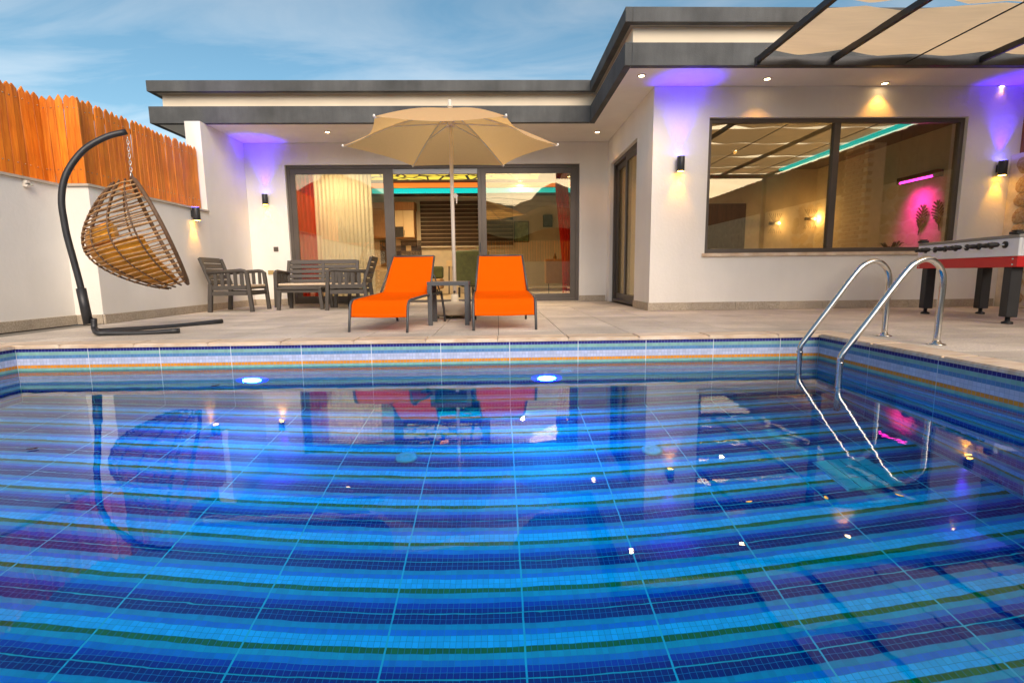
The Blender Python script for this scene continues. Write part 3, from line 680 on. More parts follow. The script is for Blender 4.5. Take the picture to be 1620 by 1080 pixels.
# ------------------------------------------------------------------ behind the photographer (mirrored in the glass)
bw = tag(empty('back_wall', (0, -7.5, 0)), 'stone garden wall with wooden picket fence mirrored in the glass', 'wall')
MB().box(-9, 9, -.3, 0, 0, 1.25).build('wall', M_mortar, bw)
bpk = boxm(.13, .02, 1.15, M_wood, 'picket')
x = -8.9
k = 0
while x < 8.9:
    o = piece('picket', PK[k % 5], bw, (x, -.1, 1.26), (0, 0, R(90)), (1, 1.35, 1.15)); x += .142; k += 1
for i, (za, zb) in enumerate(((6.2, 6.6), (5.6, 5.8), (7.0, 7.3))):
    pts = [(-40+80*t, -22-i, za+(zb-za)*t - 1.1*math.sin(math.pi*((t*2) % 1))) for t in [j/40 for j in range(41)]]
    tag(MB().tube(pts, .016, 5).build('power_cable', M_cable), ('upper', 'lower', 'topmost')[i]+' overhead cable mirrored in the glass doors', 'cable', 'overhead cables')

# ------------------------------------------------------------------ pergola
pg = tag(empty('pergola', (3.22, 6.36, 0)), 'dark steel pergola with beige cloth strips in front of the right wing', 'pergola')
PX, PY, PZ = 3.22, 6.36, 3.04
def pl(b, name, mtl, bev=0): b.v = [(x-PX, y-PY, z) for x, y, z in b.v]; return b.build(name, mtl, pg, bev)
beams = [3.22, 4.14, 6.0, 7.25]
for x in beams: pl(MB().box(x-.024, x+.024, .9, PY-.001, PZ+.03, PZ+.10), 'beam', M_dark, .003)
pl(MB().box(PX-.03, XS+.3, PY, PY+.06, PZ-.005, PZ+.10), 'beam', M_dark, .003); pl(MB().box(PX-.03, XS+.3, .83, .899, PZ-.005, PZ+.10), 'beam', M_dark, .003)
for x in (5.06, 6.65): pl(MB().tube([(x, .9, PZ+.03), (x, 3.6, PZ+.015), (x, PY, PZ+.03)], .008, 6), 'wire', M_cable)
for x, y in ((3.22, .87), (7.22, .87)): pl(MB().box(x-.045, x+.045, y-.045, y+.045, 0, PZ-.006), 'post', M_dark, .004)
cuts = [6.34, 5.16, 4.05, 2.92, 1.8, .92]
gaps = {(x, k, e): rnd.choice((.02, .09, .13, .16)) for x in beams for k in range(6) for e in (0, 1)}
for k in range(5):
    ya, yb = cuts[k], cuts[k+1]
    def edge(x, k, e):
        # the cloth is pulled back in a point at the beams, so three-cornered gaps of sky open there
        q = 0
        for xb in beams:
            q = max(q, gaps[(xb, k+(1 if e else 0), e)]*max(0, 1-abs(x-xb)/.52))
        return q
    def fn(u, v, ya=ya, yb=yb, k=k):
        x = PX-.01 + (7.3-PX)*u
        e0 = ya-.012-edge(x, k, 0); e1 = yb+.012+edge(x, k, 1)
        y = e0+(e1-e0)*v; d_ = min(abs(x-xb) for xb in beams+[5.06, 6.65])
        z = PZ+.112 - .022*min(1, d_/.4) - .018*math.sin(math.pi*v) + .010*noise.noise(Vector((x*2, y*6, k)))
        return (x, y, z)
    pl(MB().grid(fn, 90, 14), 'cloth_strip', M_sail)

# ------------------------------------------------------------------ parasol
UX, UY = -.56, 6.5
um = tag(empty('parasol', (UX, UY, 0)), 'beige hexagonal parasol with white pole between the orange loungers', 'parasol')
MB().tube([(0, 0, .2), (0, 0, 2.61)], .024, 16).build('pole', M_rib, um)
MB().lathe([(.03, 2.60), (.035, 2.61), (.022, 2.65), (.018, 2.69)], 16).build('finial', M_rib, um)
MB().lathe([(.045, 2.37), (.05, 2.39), (.05, 2.44), (.04, 2.46)], 16).build('runner', M_rib, um)
bs = MB().lathe([(.29, .045), (.31, .06), (.31, .15), (.29, .18), (.10, .205), (.05, .21), (.045, .30)], 32).build('base', M_plastic, um)
MB().bar((-.10, -.315, .125), (.10, -.315, .125), .012, .02).bar((-.10, -.30, .125), (-.10, -.32, .125), .012, .02).build('handle', M_plastic, bs)
for i in range(4):
    t = R(45+90*i); MB().lathe([(.035, .002), (.04, .02), (.03, .046)], 12, (.22*math.cos(t), .22*math.sin(t), 0)).build('caster', M_plastic, bs)
MB().lathe([(.004, -.03), (.016, -.026), (.016, 0)], 10).build('clamp_knob', M_dark, um, loc=(0, -.024, .33), rz=0).rotation_euler = (R(-90), 0, 0)
MB().bar((.025, -.02, 1.52), (.06, -.03, 1.55), .02, .05).bar((.06, -.03, 1.55), (.055, -.03, 1.44), .015, .02).build('crank', M_rib, um)
UR, UZT, UZA = 1.335, 2.15, 2.59
tips = [Vector((UR*math.cos(R(60*i)), UR*math.sin(R(60*i)), UZT)) for i in range(6)]
apex = Vector((0, 0, UZA))
def rib_pt(i, s): 
    p = apex.lerp(tips[i % 6], s); p.z += .05*math.sin(math.pi*s)*.8; return p
for i in range(6):
    def fn(u, v, i=i):
        a, b_ = rib_pt(i, u), rib_pt(i+1, u); p = a.lerp(b_, v); s = 4*v*(1-v)
        p = p*1; p.x *= 1-.10*s*u*u; p.y *= 1-.10*s*u*u; p.z += -.015*s*u; return p
    MB().grid(fn, 12, 12).build('canopy_panel', M_umb, um)
    MB().tube([rib_pt(i, s/8)-Vector((0, 0, .014)) for s in range(9)], .010, 6).build('rib', M_rib, um)
    MB().tube([Vector((.045*tips[i].x/UR, .045*tips[i].y/UR, 2.41)), rib_pt(i, .52)-Vector((0, 0, .022))], .009, 6).build('strut', M_rib, um)
    MB().lathe([(.009, -.014), (.014, 0), (.009, .014)], 10, tuple(tips[i]*1.004+Vector((0, 0, -.005)))).build('rib_cap', mat('white_cap', (.8, .78, .74), .4) if i == 0 else bpy.data.materials['white_cap'], um)

# ------------------------------------------------------------------ sun loungers
def lounger(fl, frr, label, skew=0):
    """fl/frr: floor points of the two front feet"""
    mid = (fl+frr)/2; ax = (frr-fl).normalized(); wdt = (frr-fl).length
    t = tag(empty('sun_lounger', (mid.x, mid.y, 0), math.atan2(ax.y, ax.x)+skew), label, 'sun lounger', 'orange sun loungers by the pool')
    hw = wdt/2-.012
    # profile (y,z): front droop, seat, hinge, backrest top
    prof = [(.035, .145), (.045, .20), (.06, .265), (.10, .305), (.20, .318), (.45, .335), (.70, .352), (.78, .362), (.815, .40), (.88, .52), (.95, .64), (1.02, .745), (1.035, .765)]
    hb = .80
    def wid(y): return hw*(1 if y < .5 else 1-.16*min(1, max(0, (y-.72)/.3)))
    def fn(u, v):
        f = u*(len(prof)-1); i = min(int(f), len(prof)-2); k = f-i
        y = prof[i][0]*(1-k)+prof[i+1][0]*k; z = prof[i][1]*(1-k)+prof[i+1][1]*k
        x = (v*2-1)*wid(y); s = 4*v*(1-v)
        return (x, y, z-.012*s*(1 if .3 < y < .7 else .4) + .002*noise.noise(Vector((x*6, y*9, 2))))
    MB().grid(fn, 48, 14).build('sling', M_orange, t, solid=.004)
    for s in (-1, 1):
        MB().grid(lambda u, v, s=s: (lambda p: (p[0], p[1]-.0035, p[2]+.0035))(fn(u, (.5+s*.5)-s*(.012+.03*v))), 48, 2).build('hem', M_hem, t)
    MB().grid(lambda u, v: (lambda p: (p[0], p[1]-.004, p[2]+.002))(fn(.03+.02*u, .03+.94*v)), 2, 14).build('hem', M_hem, t)
    MB().grid(lambda u, v: (lambda p: (p[0], p[1]-.0035, p[2]+.0025))(fn(.945+.02*u, .03+.94*v)), 2, 14).build('hem', M_hem, t)
    for s in (-1, 1):
        x = s*(hw+.010)
        MB().tube([(x, 0, 0), (x, .02, .12), (x, .045, .26), (x, .075, .295), (x, .13, .310), (x, .45, .328), (x, 1.10, .355)], .013, 8).build('side_rail', M_alu, t)
        MB().tube([(s*(hw*.97+.006), .74, .36), (s*(hw*.86), 1.03, .762)], .011, 8).build('back_rail', M_alu, t)
        MB().tube([(x, 1.08, .355), (x, 1.17, .15), (x, 1.20, 0)], .014, 8).build('leg', M_alu, t)
        MB().tube([(x*.93, .90, .55), (x*.95, 1.10, .35)], .008, 6).build('stay', M_alu, t)
    MB().tube([(-hw, .045, .150), (hw, .045, .150)], .009, 8).build('cross_bar', M_alu, t)
    MB().tube([(-hw*.84, 1.035, .765), (hw*.84, 1.035, .765)], .010, 8).build('cross_bar', M_alu, t)
    MB().tube([(-hw, 1.08, .335), (hw, 1.08, .335)], .012, 8).build('cross_bar', M_alu, t)
    return t
l1 = lounger(G(547, 527), G(648, 524.5), 'orange sling sun lounger left of the parasol pole, next to the sofa set', R(-17))
l2 = lounger(G(749, 523.5), G(848, 521), 'orange sling sun lounger right of the parasol pole', R(-4))

# side table between them
st = tag(empty('side_table', (-.545, 5.68, 0), R(1)), 'square charcoal side table between the two orange loungers', 'side table')
for sx in (-1, 1):
    for sy in (-1, 1): MB().box(sx*.2-.024, sx*.2+.024, sy*.235-.024, sy*.235+.024, 0, .431).build('leg', M_alu, st, bevel=.003)
MB().box(-.225, .225, -.26, -.212, .432, .475).box(-.225, .225, .212, .26, .432, .475).box(-.225, -.177, -.211, .211, .432, .475).box(.177, .225, -.211, .211, .432, .475).build('frame', M_alu, st, bevel=.003)
sl_m = boxm(.35, .066, .014, mat('weathered_slat', (.30, .19, .12), .6, col2=(.40, .28, .19), vscale=6, stretch=(1, 8, 8), rand=.1), 'slat', .002)
for i in range(6): piece('slat', sl_m, st, (0, -.175+i*.07, .468))

# ------------------------------------------------------------------ resin garden set
def chair_parts(t, w, d=.62, pad=True, arms=True):
    """chair facing -y, origin at floor centre, w = outer width"""
    hw = w/2; hd = d/2; SEAT = .36
    for s in (-1, 1):
        x = s*(hw-.03)
        MB().bar((x, -hd+.02, 0), (x, -hd+.06, .565), .055, .05).build('leg', M_resin, t, bevel=.006)
        MB().bar((x, hd-.02, 0), (x, hd-.06, .40), .055, .055).bar((x, hd-.06, .40), (x, hd+.06, .765), .05, .04).build('leg', M_resin, t, bevel=.006)
        arm = MB().tube([(x, -hd+.055, .53), (x, -hd+.06, .555), (x, -hd+.09, .578), (x, -hd+.14, .585), (x, hd-.02, .555)], .026, 8).build('armrest', M_resin, t)
        for k in range(5):
            y = -hd+.13+k*(d-.26)/4; MB().box(x-.010, x+.010, y-.022, y+.022, .375, .56).build('arm_slat', M_resin, t)
        MB().box(x-.018, x+.018, -hd+.08, hd-.07, .315, .375).box(x-.016, x+.016, -hd+.075, hd-.06, .235, .295).build('side_rail', M_resin, t, bevel=.004)
    MB().box(-hw+.06, hw-.06, -hd+.03, -hd+.07, .235, .30).build('front_rail', M_resin, t, bevel=.004)
    MB().box(-hw+.06, hw-.06, -hd+.04, hd-.08, .32, .345).build('seat', M_resin, t, bevel=.004)
    if pad: MB().box(-hw+.065, hw-.065, -hd+.035, hd-.09, .347, .385).build('seat_pad', M_seatpad, t, bevel=.015)
    n = 2 if w > 1 else 1; bw_ = (w-.06)/n
    for k in range(5):
        z = .42+k*.08; y = hd-.045+(z-.40)*.32
        MB().bar((-hw+.05, y, z), (hw-.05, y, z), .018, .062 if k < 4 else .075, up=(0, .3, .95)).build('back_slat', M_resin, t, bevel=.003)
    for i in range(1, n):
        MB().bar((-hw+.03+bw_*i, hd-.05, .38), (-hw+.03+bw_*i, hd+.065, .765), .05, .03).build('back_stile', M_resin, t, bevel=.004)
def resin_chair(name, loc, rz, w, label, cat, d=.62):
    t = tag(empty(name, loc, rz), label, cat, 'brown grey resin lounge set'); chair_parts(t, w, d); t.scale = (1.12, 1.12, 1.12); return t
resin_chair('armchair', (-4.28, 8.40, 0), R(93), .66, 'brown grey slatted armchair against the white wall, facing right', 'armchair')
resin_chair('garden_sofa', (-3.36, 9.45, 0), R(2), 1.22, 'brown grey slatted two seat sofa in front of the left glass panel', 'sofa')
resin_chair('armchair', (-2.50, 8.55, 0), R(-84), .66, 'brown grey slatted armchair beside the left orange lounger, facing left', 'armchair')
ct = tag(empty('coffee_table', (-3.30, 8.66, 0), R(1)), 'low brown grey resin coffee table in front of the garden sofa', 'coffee table', 'brown grey resin lounge set')
for sx in (-1, 1):
    for sy in (-1, 1): MB().bar((sx*.36, sy*.27, 0), (sx*.33, sy*.25, .335), .055, .055).build('leg', M_resin, ct, bevel=.005)
MB().box(-.36, .36, -.29, .29, .336, .375).build('table_top', M_resin, ct, bevel=.008); [MB().box(-.31, .31, s*.2475-.0125, s*.2475+.0125, .285, .335).build('apron', M_resin, ct, bevel=.004) for s in (-1, 1)]

# ------------------------------------------------------------------ hanging egg chair
dv2 = Vector((.8, .6, 0)); nv2 = Vector((-.6, .8, 0))
sb = Vector((-3.98, 4.98, 0))
sg = tag(empty('swing_stand', sb), 'curved dark steel stand holding the rattan hanging chair', 'chair stand')
def pp(d, z, n=0): return dv2*d + nv2*n + Vector((0, 0, z))
def smooth(pts, n=5):
    pts = [Vector(p) for p in pts]; P = [pts[0]*2-pts[1]] + pts + [pts[-1]*2-pts[-2]]; o = []
    for i in range(1, len(P)-2):
        for k in range(n):
            t = k/n; a, b_, c_, d_ = P[i-1:i+3]
            o.append(.5*((2*b_)+(c_-a)*t+(2*a-5*b_+4*c_-d_)*t*t+(3*b_-a-3*c_+d_)*t**3))
    o.append(pts[-1]); return o
def onplane(x, y):
    d = ray(x, y); return CAM + d*((sb-CAM).dot(nv2)/d.dot(nv2)) - sb
top = onplane(201, 212)
arc = smooth([onplane(*q) for q in ((139.5, 508), (128, 455), (116, 410), (106, 373), (101, 347), (97.5, 322), (98.8, 297.5), (105, 275), (118.5, 253), (138, 233), (170, 216), (200, 208.5))], 4)
MB().tube(arc, .028, 12).build('mast', M_dark, sg)
MB().tube([onplane(140, 512), onplane(128, 456)], .040, 14).build('sleeve', M_dark, sg)
for n_, e in ((-1, G(284, 527)), (1, G(352, 511.5))):
    e = e-sb; st_ = pp(.01, .16, n_*.035)
    f = pp(.03, .030, n_*.10 if n_ > 0 else -.16)
    path = smooth([st_, pp(.005, .07, n_*.055), f, f.lerp(e, .12)+Vector((0, 0, -.002)), f.lerp(e, .55), Vector((e.x, e.y, .028))], 5)
    MB().tube(path, .026, 10).build('base_leg', M_dark, sg)
# chain
ch = tag(empty('chain', sb+top), 'steel chain holding the rattan chair from its stand', 'chain')
lk = MB(); 
lkp = [(0, .010*math.cos(t), .022*math.sin(t)) for t in [2*math.pi*i/12 for i in range(13)]]
lm = MB().tube(lkp, .0032, 5, cap=False).mesh('chain_link', M_steel)
zt = -.045
for i in range(11): piece('chain_link', lm, ch, (0, 0, zt-i*.0325), (0, 0, R(90*(i % 2)+30)))
cb_ = MB().tube([(0, .016*math.cos(t), -.405+.035*math.sin(t)) for t in [2*math.pi*i/16 for i in range(17)]], .005, 6, cap=False).build('carabiner', M_steel, ch)
# shell: rim plane contains the view direction, opening faces the house and up
eg = tag(empty('hanging_chair', sb+top+Vector((0, 0, -.42))), 'brown rattan egg shaped hanging chair tilted on its chain', 'hanging chair')
tilt = R(20)
rim_d = Vector((dv2.x*math.sin(tilt), dv2.y*math.sin(tilt), -math.cos(tilt)))      # from top of the rim downwards
outw = Vector((dv2.x*math.cos(tilt), dv2.y*math.cos(tilt), math.sin(tilt)))        # opening normal
RL = 1.12
def shell(s, ph):
    # s 0..1 top to bottom of rim, ph 0..pi around the back
    wv = .47*(max(0, math.sin(math.pi*(s**.86)))**.62)
    dp = .66*(max(0, math.sin(math.pi*(.03+.94*s**1.05)))**.58)
    c = rim_d*(RL*s) + rim_d*(.16*math.sin(ph)*math.sin(math.pi*s)*(.4-s)*1.2) 
    return c + nv2*(-wv*math.cos(ph)) - outw*(dp*math.sin(ph))
rim = [shell(s/24, 0) for s in range(25)] + [shell(s/24, math.pi) for s in range(23, -1, -1)]
MB().tube(rim, .020, 8).build('rim', M_rattan_d, eg)
for k in range(8):
    ph = math.pi*(k+1)/9
    MB().tube([shell(.005+.99*s/24, ph) for s in range(25)], .0085, 6).build('rib', M_rattan_d, eg)
for k in range(23):
    s = .035+.93*k/22+rnd.uniform(-.006, .006)
    jit = [rnd.uniform(-.009, .009) for _ in range(4)]
    MB().tube([shell(min(.99, max(.01, s+.006*math.sin(j*1.7+k)*0+jit[j % 4]*.6)), math.pi*j/16)-outw*.006*(1 if j % 2 else -1) for j in range(17)], .0085, 6).build('strand', M_rattan, eg)
E0 = sb+top+Vector((0, 0, -.42))
def cushion(name, s0, s1, p0, p1, gap, thick, seed, label, cat):
    """a padded cushion that lies against the inside of the shell"""
    nu, nv = 26, 26; b = MB()
    def pt(u, v, side):
        s_ = s0+(s1-s0)*u; ph = p0+(p1-p0)*v; p = shell(s_, ph); c_ = rim_d*(RL*(.45+.25*s_)) + outw*.10
        e = (max(0, 16*u*(1-u)*v*(1-v)))**.38
        n_ = noise.noise(Vector((u*3+seed, v*3, 0)))*.30 + noise.noise(Vector((u*8+seed, v*8, 4)))*.12
        d_ = (c_-p); L_ = d_.length; d_ /= L_
        return E0 + p + d_*(gap + (thick*e*(1+n_) if side else .012*(1-e)))
    b.grid(lambda u, v: pt(u, v, 1), nu, nv); b.grid(lambda u, v: pt(u, v, 0), nu, nv)
    o = b.build(name, M_cush); bm = bmesh.new(); bm.from_mesh(o.data); bmesh.ops.remove_doubles(bm, verts=bm.verts, dist=.004); bmesh.ops.recalc_face_normals(bm, faces=bm.faces); bm.to_mesh(o.data); bm.free()
    return tag(o, label, cat, 'ochre cushions in the hanging chair')
cushion('seat_cushion', .50, .97, .10*math.pi, .90*math.pi, .028, .17, 1, 'large ochre seat cushion in the bottom of the hanging chair', 'cushion')
cushion('pillow', .30, .47, .22*math.pi, .74*math.pi, .028, .17, 5, 'small ochre pillow against the back of the hanging chair', 'pillow')

# ------------------------------------------------------------------ pool ladder
ld_ = tag(empty('pool_ladder', (XR+.4, 3.76, 0)), 'polished steel pool ladder with two hooped handrails', 'pool ladder')
def stringer(yy, px_base):
    x0 = px_base
    P = smooth([(x0, yy, .01), (x0, yy, .25), (x0, yy, .47), (x0-.035, yy, .565), (x0-.12, yy, .618), (x0-.215, yy, .59), (x0-.30, yy, .50), (x0-.50, yy, .215), (x0-.66, yy, -.01), (x0-.70, yy, -.075), (x0-.705, yy, -.15), (x0-.705, yy, -.6), (x0-.705, yy, -1.25)], 6)
    P = [Vector(p)-Vector((XR+.4, 3.76, 0)) for p in P]
    o = MB().tube(P, .0215, 16).build('handrail', M_steel, ld_)
    MB().lathe([(.055, .0), (.055, .006), (.03, .014), (.024, .03)], 24, (x0-(XR+.4), yy-3.76, .001)).build('flange', M_steel, o)
    MB().lathe([(.026, -.005), (.0265, .005)], 16, (x0-.705-(XR+.4), yy-3.76, -.12)).build('collar', M_steel, o)
stringer(3.50, XR+.385); stringer(4.02, XR+.385+.02)
for z in (-.27, -.52, -.77):
    MB().box(-.33-.04, -.33+.04, -.24, .24, z-.012, z+.012).build('step', M_steel, ld_, bevel=.004)

# ------------------------------------------------------------------ table football
a, b_ = G(1452, 495), G(1607, 514)
axl = (a-b_).normalized(); rzf = math.atan2(axl.y, axl.x)
FL = 1.42; c0 = (a+b_)/2
side = Vector((axl.y, -axl.x, 0))     # away from the camera side (towards +x)
ctr = c0 + side*.31
fb = tag(empty('football_table', (ctr.x, ctr.y, 0), rzf), 'red and white table football on black legs at the right edge', 'football table')
hl, hw = FL/2+.06, .37
for sx in (-1, 1):
    for sy in (-1, 1):
        lg = MB().box(sx*(hl-.13)-.05, sx*(hl-.13)+.05, sy*(hw-.07)-.05, sy*(hw-.07)+.05, .07, .56).build('leg', M_fbg, fb, bevel=.006)
        MB().lathe([(.045, .0), (.045, .02), (.02, .03), (.02, .07)], 14, (sx*(hl-.13), sy*(hw-.07), .0)).build('foot', M_black, lg)
MB().box(-hl, hl, -hw, hw, .56, .665).build('lower_cabinet', M_red, fb, bevel=.006)
MB().box(-hl, hl, hw-.03, hw, .666, .84).box(-hl, hl, -hw, -hw+.03, .666, .84).box(-hl, -hl+.03, -hw+.031, hw-.031, .666, .84).box(hl-.03, hl, -hw+.031, hw-.031, .666, .84).build('upper_cabinet', M_fbw, fb, bevel=.006)
MB().box(-hl+.03, hl-.03, -hw+.031, hw-.031, .667, .69).build('playing_field', mat('green_field', (.03, .16, .05), .6), fb)
MB().box(-hl-.005, hl+.005, hw-.035, hw+.006, .841, .872).box(-hl-.005, hl+.005, -hw-.006, -hw+.035, .841, .872).build('top_trim', M_grey, fb, bevel=.004)
for sx in (-1, 1): MB().box(sx*(hl-.06)-.05, sx*(hl-.06)+.05, hw-.05, hw+.02, .875, .90).box(sx*(hl-.06)-.03, sx*(hl-.06)+.03, hw-.045, hw+.014, .903, .915).build('score_counter', M_black, fb, bevel=.003)
pl_m = MB().box(-.012, .012, -.014, .014, -.075, .035).mesh('player', M_red)
for k in range(8):
    x = -hl+.16+k*(2*hl-.32)/7
    rod = MB().tube([(x, -hw-.12, .78), (x, hw+.06+.05*(k % 2), .78)], .008, 8).build('rod', M_steel, fb)
    e = hw+.06+.05*(k % 2) if k % 2 == 0 else -hw-.12
    near = hw+.02+.04*(k % 3 == 0)
    hb = MB().lathe([(.014, 0), (.022, .008), (.025, .04), (.020, .07), (.024, .09), (.016, .10)], 12)
    hb.v = [(x+X, near+Z, .78+Y) for X, Y, Z in hb.v]; hb.build('rod_handle', M_black, fb)
    q = MB().lathe([(.034, 0), (.034, .012), (.02, .016)], 14); q.v = [(x+X, hw+Z, .78+Y) for X, Y, Z in q.v]; q.build('rod_bearing', M_black, fb)
for sx in (-1, 1):
    for z in (.585, .64):
        q = MB().lathe([(.012, 0), (.009, .004)], 10); q.v = [(sx*(hl-.05)+X, hw+Z, z+Y) for X, Y, Z in q.v]; q.build('bolt', M_steel, fb)

# ------------------------------------------------------------------ living room
def at(px, py, Y): return aY(px, py, Y)
def curtain(name, x0, x1, y, z0, z1, mtl, label, folds, top=None, amp=.035, tie=0, cat='curtain', yaxis=False):
    def fn(u, v):
        z = z1+(z0-z1)*v; xa = x0+(x1-x0)*u
        if tie:
            k = math.sin(min(1, v*1.15)*math.pi*.5)**2
            xa += tie*k
        w = amp*math.sin(u*folds*2*math.pi+.6*math.sin(v*2.2)+u*3)*(.7+.3*v)
        return (y+w, xa, z) if yaxis else (xa, y+w, z)
    return tag(MB().grid(fn, folds*10, 12).build(name, mtl), label, cat)
YG = YF+.36
p0, p1 = at(500, 300, YG), at(588, 300, YG)
curtain('sheer_curtain', p0.x-.05, p1.x, YG, .03, 2.74, M_sheer, 'white sheer curtain behind the left glass door panel', 14, amp=.022)
p2 = at(470, 300, YG+.1)
curtain('red_curtain', p2.x-.1, p2.x+.42, YG+.12, .03, 2.74, M_redc, 'red curtain at the left end of the glass doors', 6)
p3 = at(886, 300, YG)
curtain('red_curtain', p3.x-.10, p3.x+.16, YG+.06, .03, 2.74, M_redc, 'tied red curtain behind the right glass door panel', 4, tie=.16)
curtain('sheer_curtain', p3.x+.24, p3.x+.52, YG, .03, 2.74, M_sheer, 'narrow white sheer curtain at the right end of the glass doors', 4)
# ceiling features
YT = 12.9
tag(MB().box(-4.85, 2.2, YT, YT+.10, 2.74, 2.84).build('led_strip', M_ambstrip), 'thin amber light strip above the teal one on the living room ceiling', 'light strip')
tag(MB().box(-4.85, 2.2, YT-.05, YT+.09, 2.60, 2.70).build('led_strip', M_teal), 'teal light strip across the living room ceiling', 'light strip')
def lattice():
    m = bpy.data.materials.new('lit_cracked_panel'); m.use_nodes = True; t = m.node_tree; b = t.nodes['Principled BSDF']; l = t.links.new
    tcn = N(t, 'ShaderNodeTexCoord'); vo = N(t, 'ShaderNodeTexVoronoi', feature='DISTANCE_TO_EDGE'); vo.inputs['Scale'].default_value = 2.6; l(tcn.outputs['Object'], vo.inputs[0])
    gt = N(t, 'ShaderNodeMath', operation='GREATER_THAN'); gt.inputs[1].default_value = .055; l(vo.outputs['Distance'], gt.inputs[0])
    mm = N(t, 'ShaderNodeMath', operation='MULTIPLY'); l(gt.outputs[0], mm.inputs[0]); mm.inputs[1].default_value = .55
    b.inputs['Base Color'].default_value = (.03, .015, .01, 1); b.inputs['Emission Color'].default_value = (.85, .62, .05, 1); l(mm.outputs[0], b.inputs['Emission Strength']); return m
tag(MB().box(-3.05, 1.0, 11.35, 12.45, 2.835, 2.855).build('ceiling_panel', lattice()), 'backlit cracked pattern ceiling panel in the living room', 'ceiling panel')
pend = at(690, 271, 10.75)
pt = tag(empty('pendant_lamp', (pend.x, 10.75, 2.86)), 'small orange pendant lamp behind the top of the open door', 'lamp')
MB().lathe([(.10, -.16), (.10, 0)], 18).build('lamp_shade', emit('orange_shade', (1, .35, .02), 1.6), pt)
# interior downlights
for i, (px, py, lb) in enumerate(((623, 299, 'left of the cracked panel'), (704, 282, 'in front of the cracked panel'), (649, 315, 'above the kitchen cupboards'), (725, 315, 'above the striped blind'), (802, 282, 'right of the door post'))):
    z = 2.855; p = G(px, py, z) if i not in (2, 3) else Vector((at(px, py, 14.2).x, 14.2, z))
    t = tag(empty('ceiling_spot', (p.x, p.y, z)), 'small living room ceiling spot '+lb, 'ceiling light', 'living room ceiling spots')
    MB().lathe([(.05, -.004), (.045, -.012), (.038, -.008)], 16).build('trim_ring', M_rib, t); MB().lathe([(.037, -.006), (.001, -.010)], 14).build('bulb', M_warm, t)
def lamp(loc, e, col=(1, .66, .33)):
    """a ceiling lamp added to brighten a room: trim, bulb and its wide beam"""
    t = empty('added_ceiling_lamp', (loc[0], loc[1], 2.858))
    MB().lathe([(.075, -.002), (.07, -.014), (.055, -.010)], 18).build('trim_ring', M_rib, t); MB().lathe([(.054, -.006), (.001, -.011)], 16).build('bulb', M_warm, t)
    ld = bpy.data.lights.new('room_fill_beam', 'SPOT'); ld.energy = e; ld.color = col; ld.shadow_soft_size = .04; ld.spot_size = R(165); ld.spot_blend = .6
    lo = bpy.data.objects.new('lamp_light', ld); COL.objects.link(lo); lo.parent = t; lo.location = (0, 0, -.03); return t
tag(lamp((-2.3, 13.2, 0), 90), 'added living room fill lamp near the kitchen cupboards', 'ceiling light'); tag(lamp((.6, 12.75, 0), 90), 'added living room fill lamp behind the right glass panel', 'ceiling light'); tag(lamp((-3.2, 11.2, 0), 130), 'added fill lamp that brightens the white curtain', 'ceiling light')  # fill lamps added for the room, the last one for the curtain
# kitchen
KY = 14.75
a, b_ = at(612, 332, KY), at(656, 376, KY); cx0, cx1, cz1, cz0 = a.x-1.0, b_.x, a.z, b_.z
kc = tag(empty('wall_cupboard', (cx1, KY, cz0)), 'cream kitchen wall cupboard with oak side and dark niche', 'cupboard')
W_ = cx1-cx0
MB().box(-W_, 0, .02, .42, 0, cz1-cz0).build('carcass', M_oak, kc, bevel=.004)
dw = .30
for k in range(2): 
    x1 = -.012-k*(dw*1.02); z0_ = .02 if k == 0 else .32
    d_ = MB().box(x1-dw+.004, x1, 0, .019, z0_, cz1-cz0-.02).build('door', M_cab, kc, bevel=.003)
    if k == 0: MB().box(x1-dw+.02, x1-dw+.032, -.018, -.001, z0_+.05, z0_+.2).build('handle', M_dark, d_)
MB().box(-.012-dw*2.04, -.012-dw*1.02, .0, .019, .02, .31).build('niche', M_black, kc)
MB().box(-W_, .02, .0, .45, cz1-cz0+.002, cz1-cz0+.22).build('pelmet', M_oak, kc)
def tilepat():
    m = bpy.data.materials.new('pattern_tiles'); m.use_nodes = True; t = m.node_tree; b = t.nodes['Principled BSDF']; l = t.links.new
    tcn = N(t, 'ShaderNodeTexCoord'); mpn = N(t, 'ShaderNodeMapping'); mpn.inputs['Rotation'].default_value = (R(90), 0, 0); l(tcn.outputs['Object'], mpn.inputs[0])
    v = N(t, 'ShaderNodeTexVoronoi', distance='MANHATTAN'); v.inputs['Scale'].default_value = 26; v.inputs['Randomness'].default_value = 0; l(mpn.outputs[0], v.inputs[0])
    r = N(t, 'ShaderNodeValToRGB'); e = r.color_ramp.elements; r.color_ramp.interpolation = 'CONSTANT'; e[0].color = (.55, .42, .25, 1); e[1].position = .22; e[1].color = (.02, .012, .015, 1); k = e.new(.42); k.color = (.5, .36, .2, 1); k = e.new(.55); k.color = (.03, .02, .02, 1)
    l(v.outputs['Distance'], r.inputs[0]); l(r.outputs[0], b.inputs['Base Color']); return m
bs_ = tag(empty('backsplash', (cx1+.1, KY+.40, .9)), 'black and cream patterned tile splashback in the kitchen', 'tiles')
tpat = tilepat(); tdk = mat('dark_tile', (.02, .012, .018), .4); tcr = mat('cream_tile', (.55, .40, .22), .4)
tmm = [boxm(.15, .012, .15, q, 'tile', .002) for q in (tpat, tdk, tcr)]
for i in range(8):
    for j in range(5): piece('tile', tmm[rnd.choice((0, 0, 0, 1, 1, 2))], bs_, (-i*.153-.05, 0, j*.153))
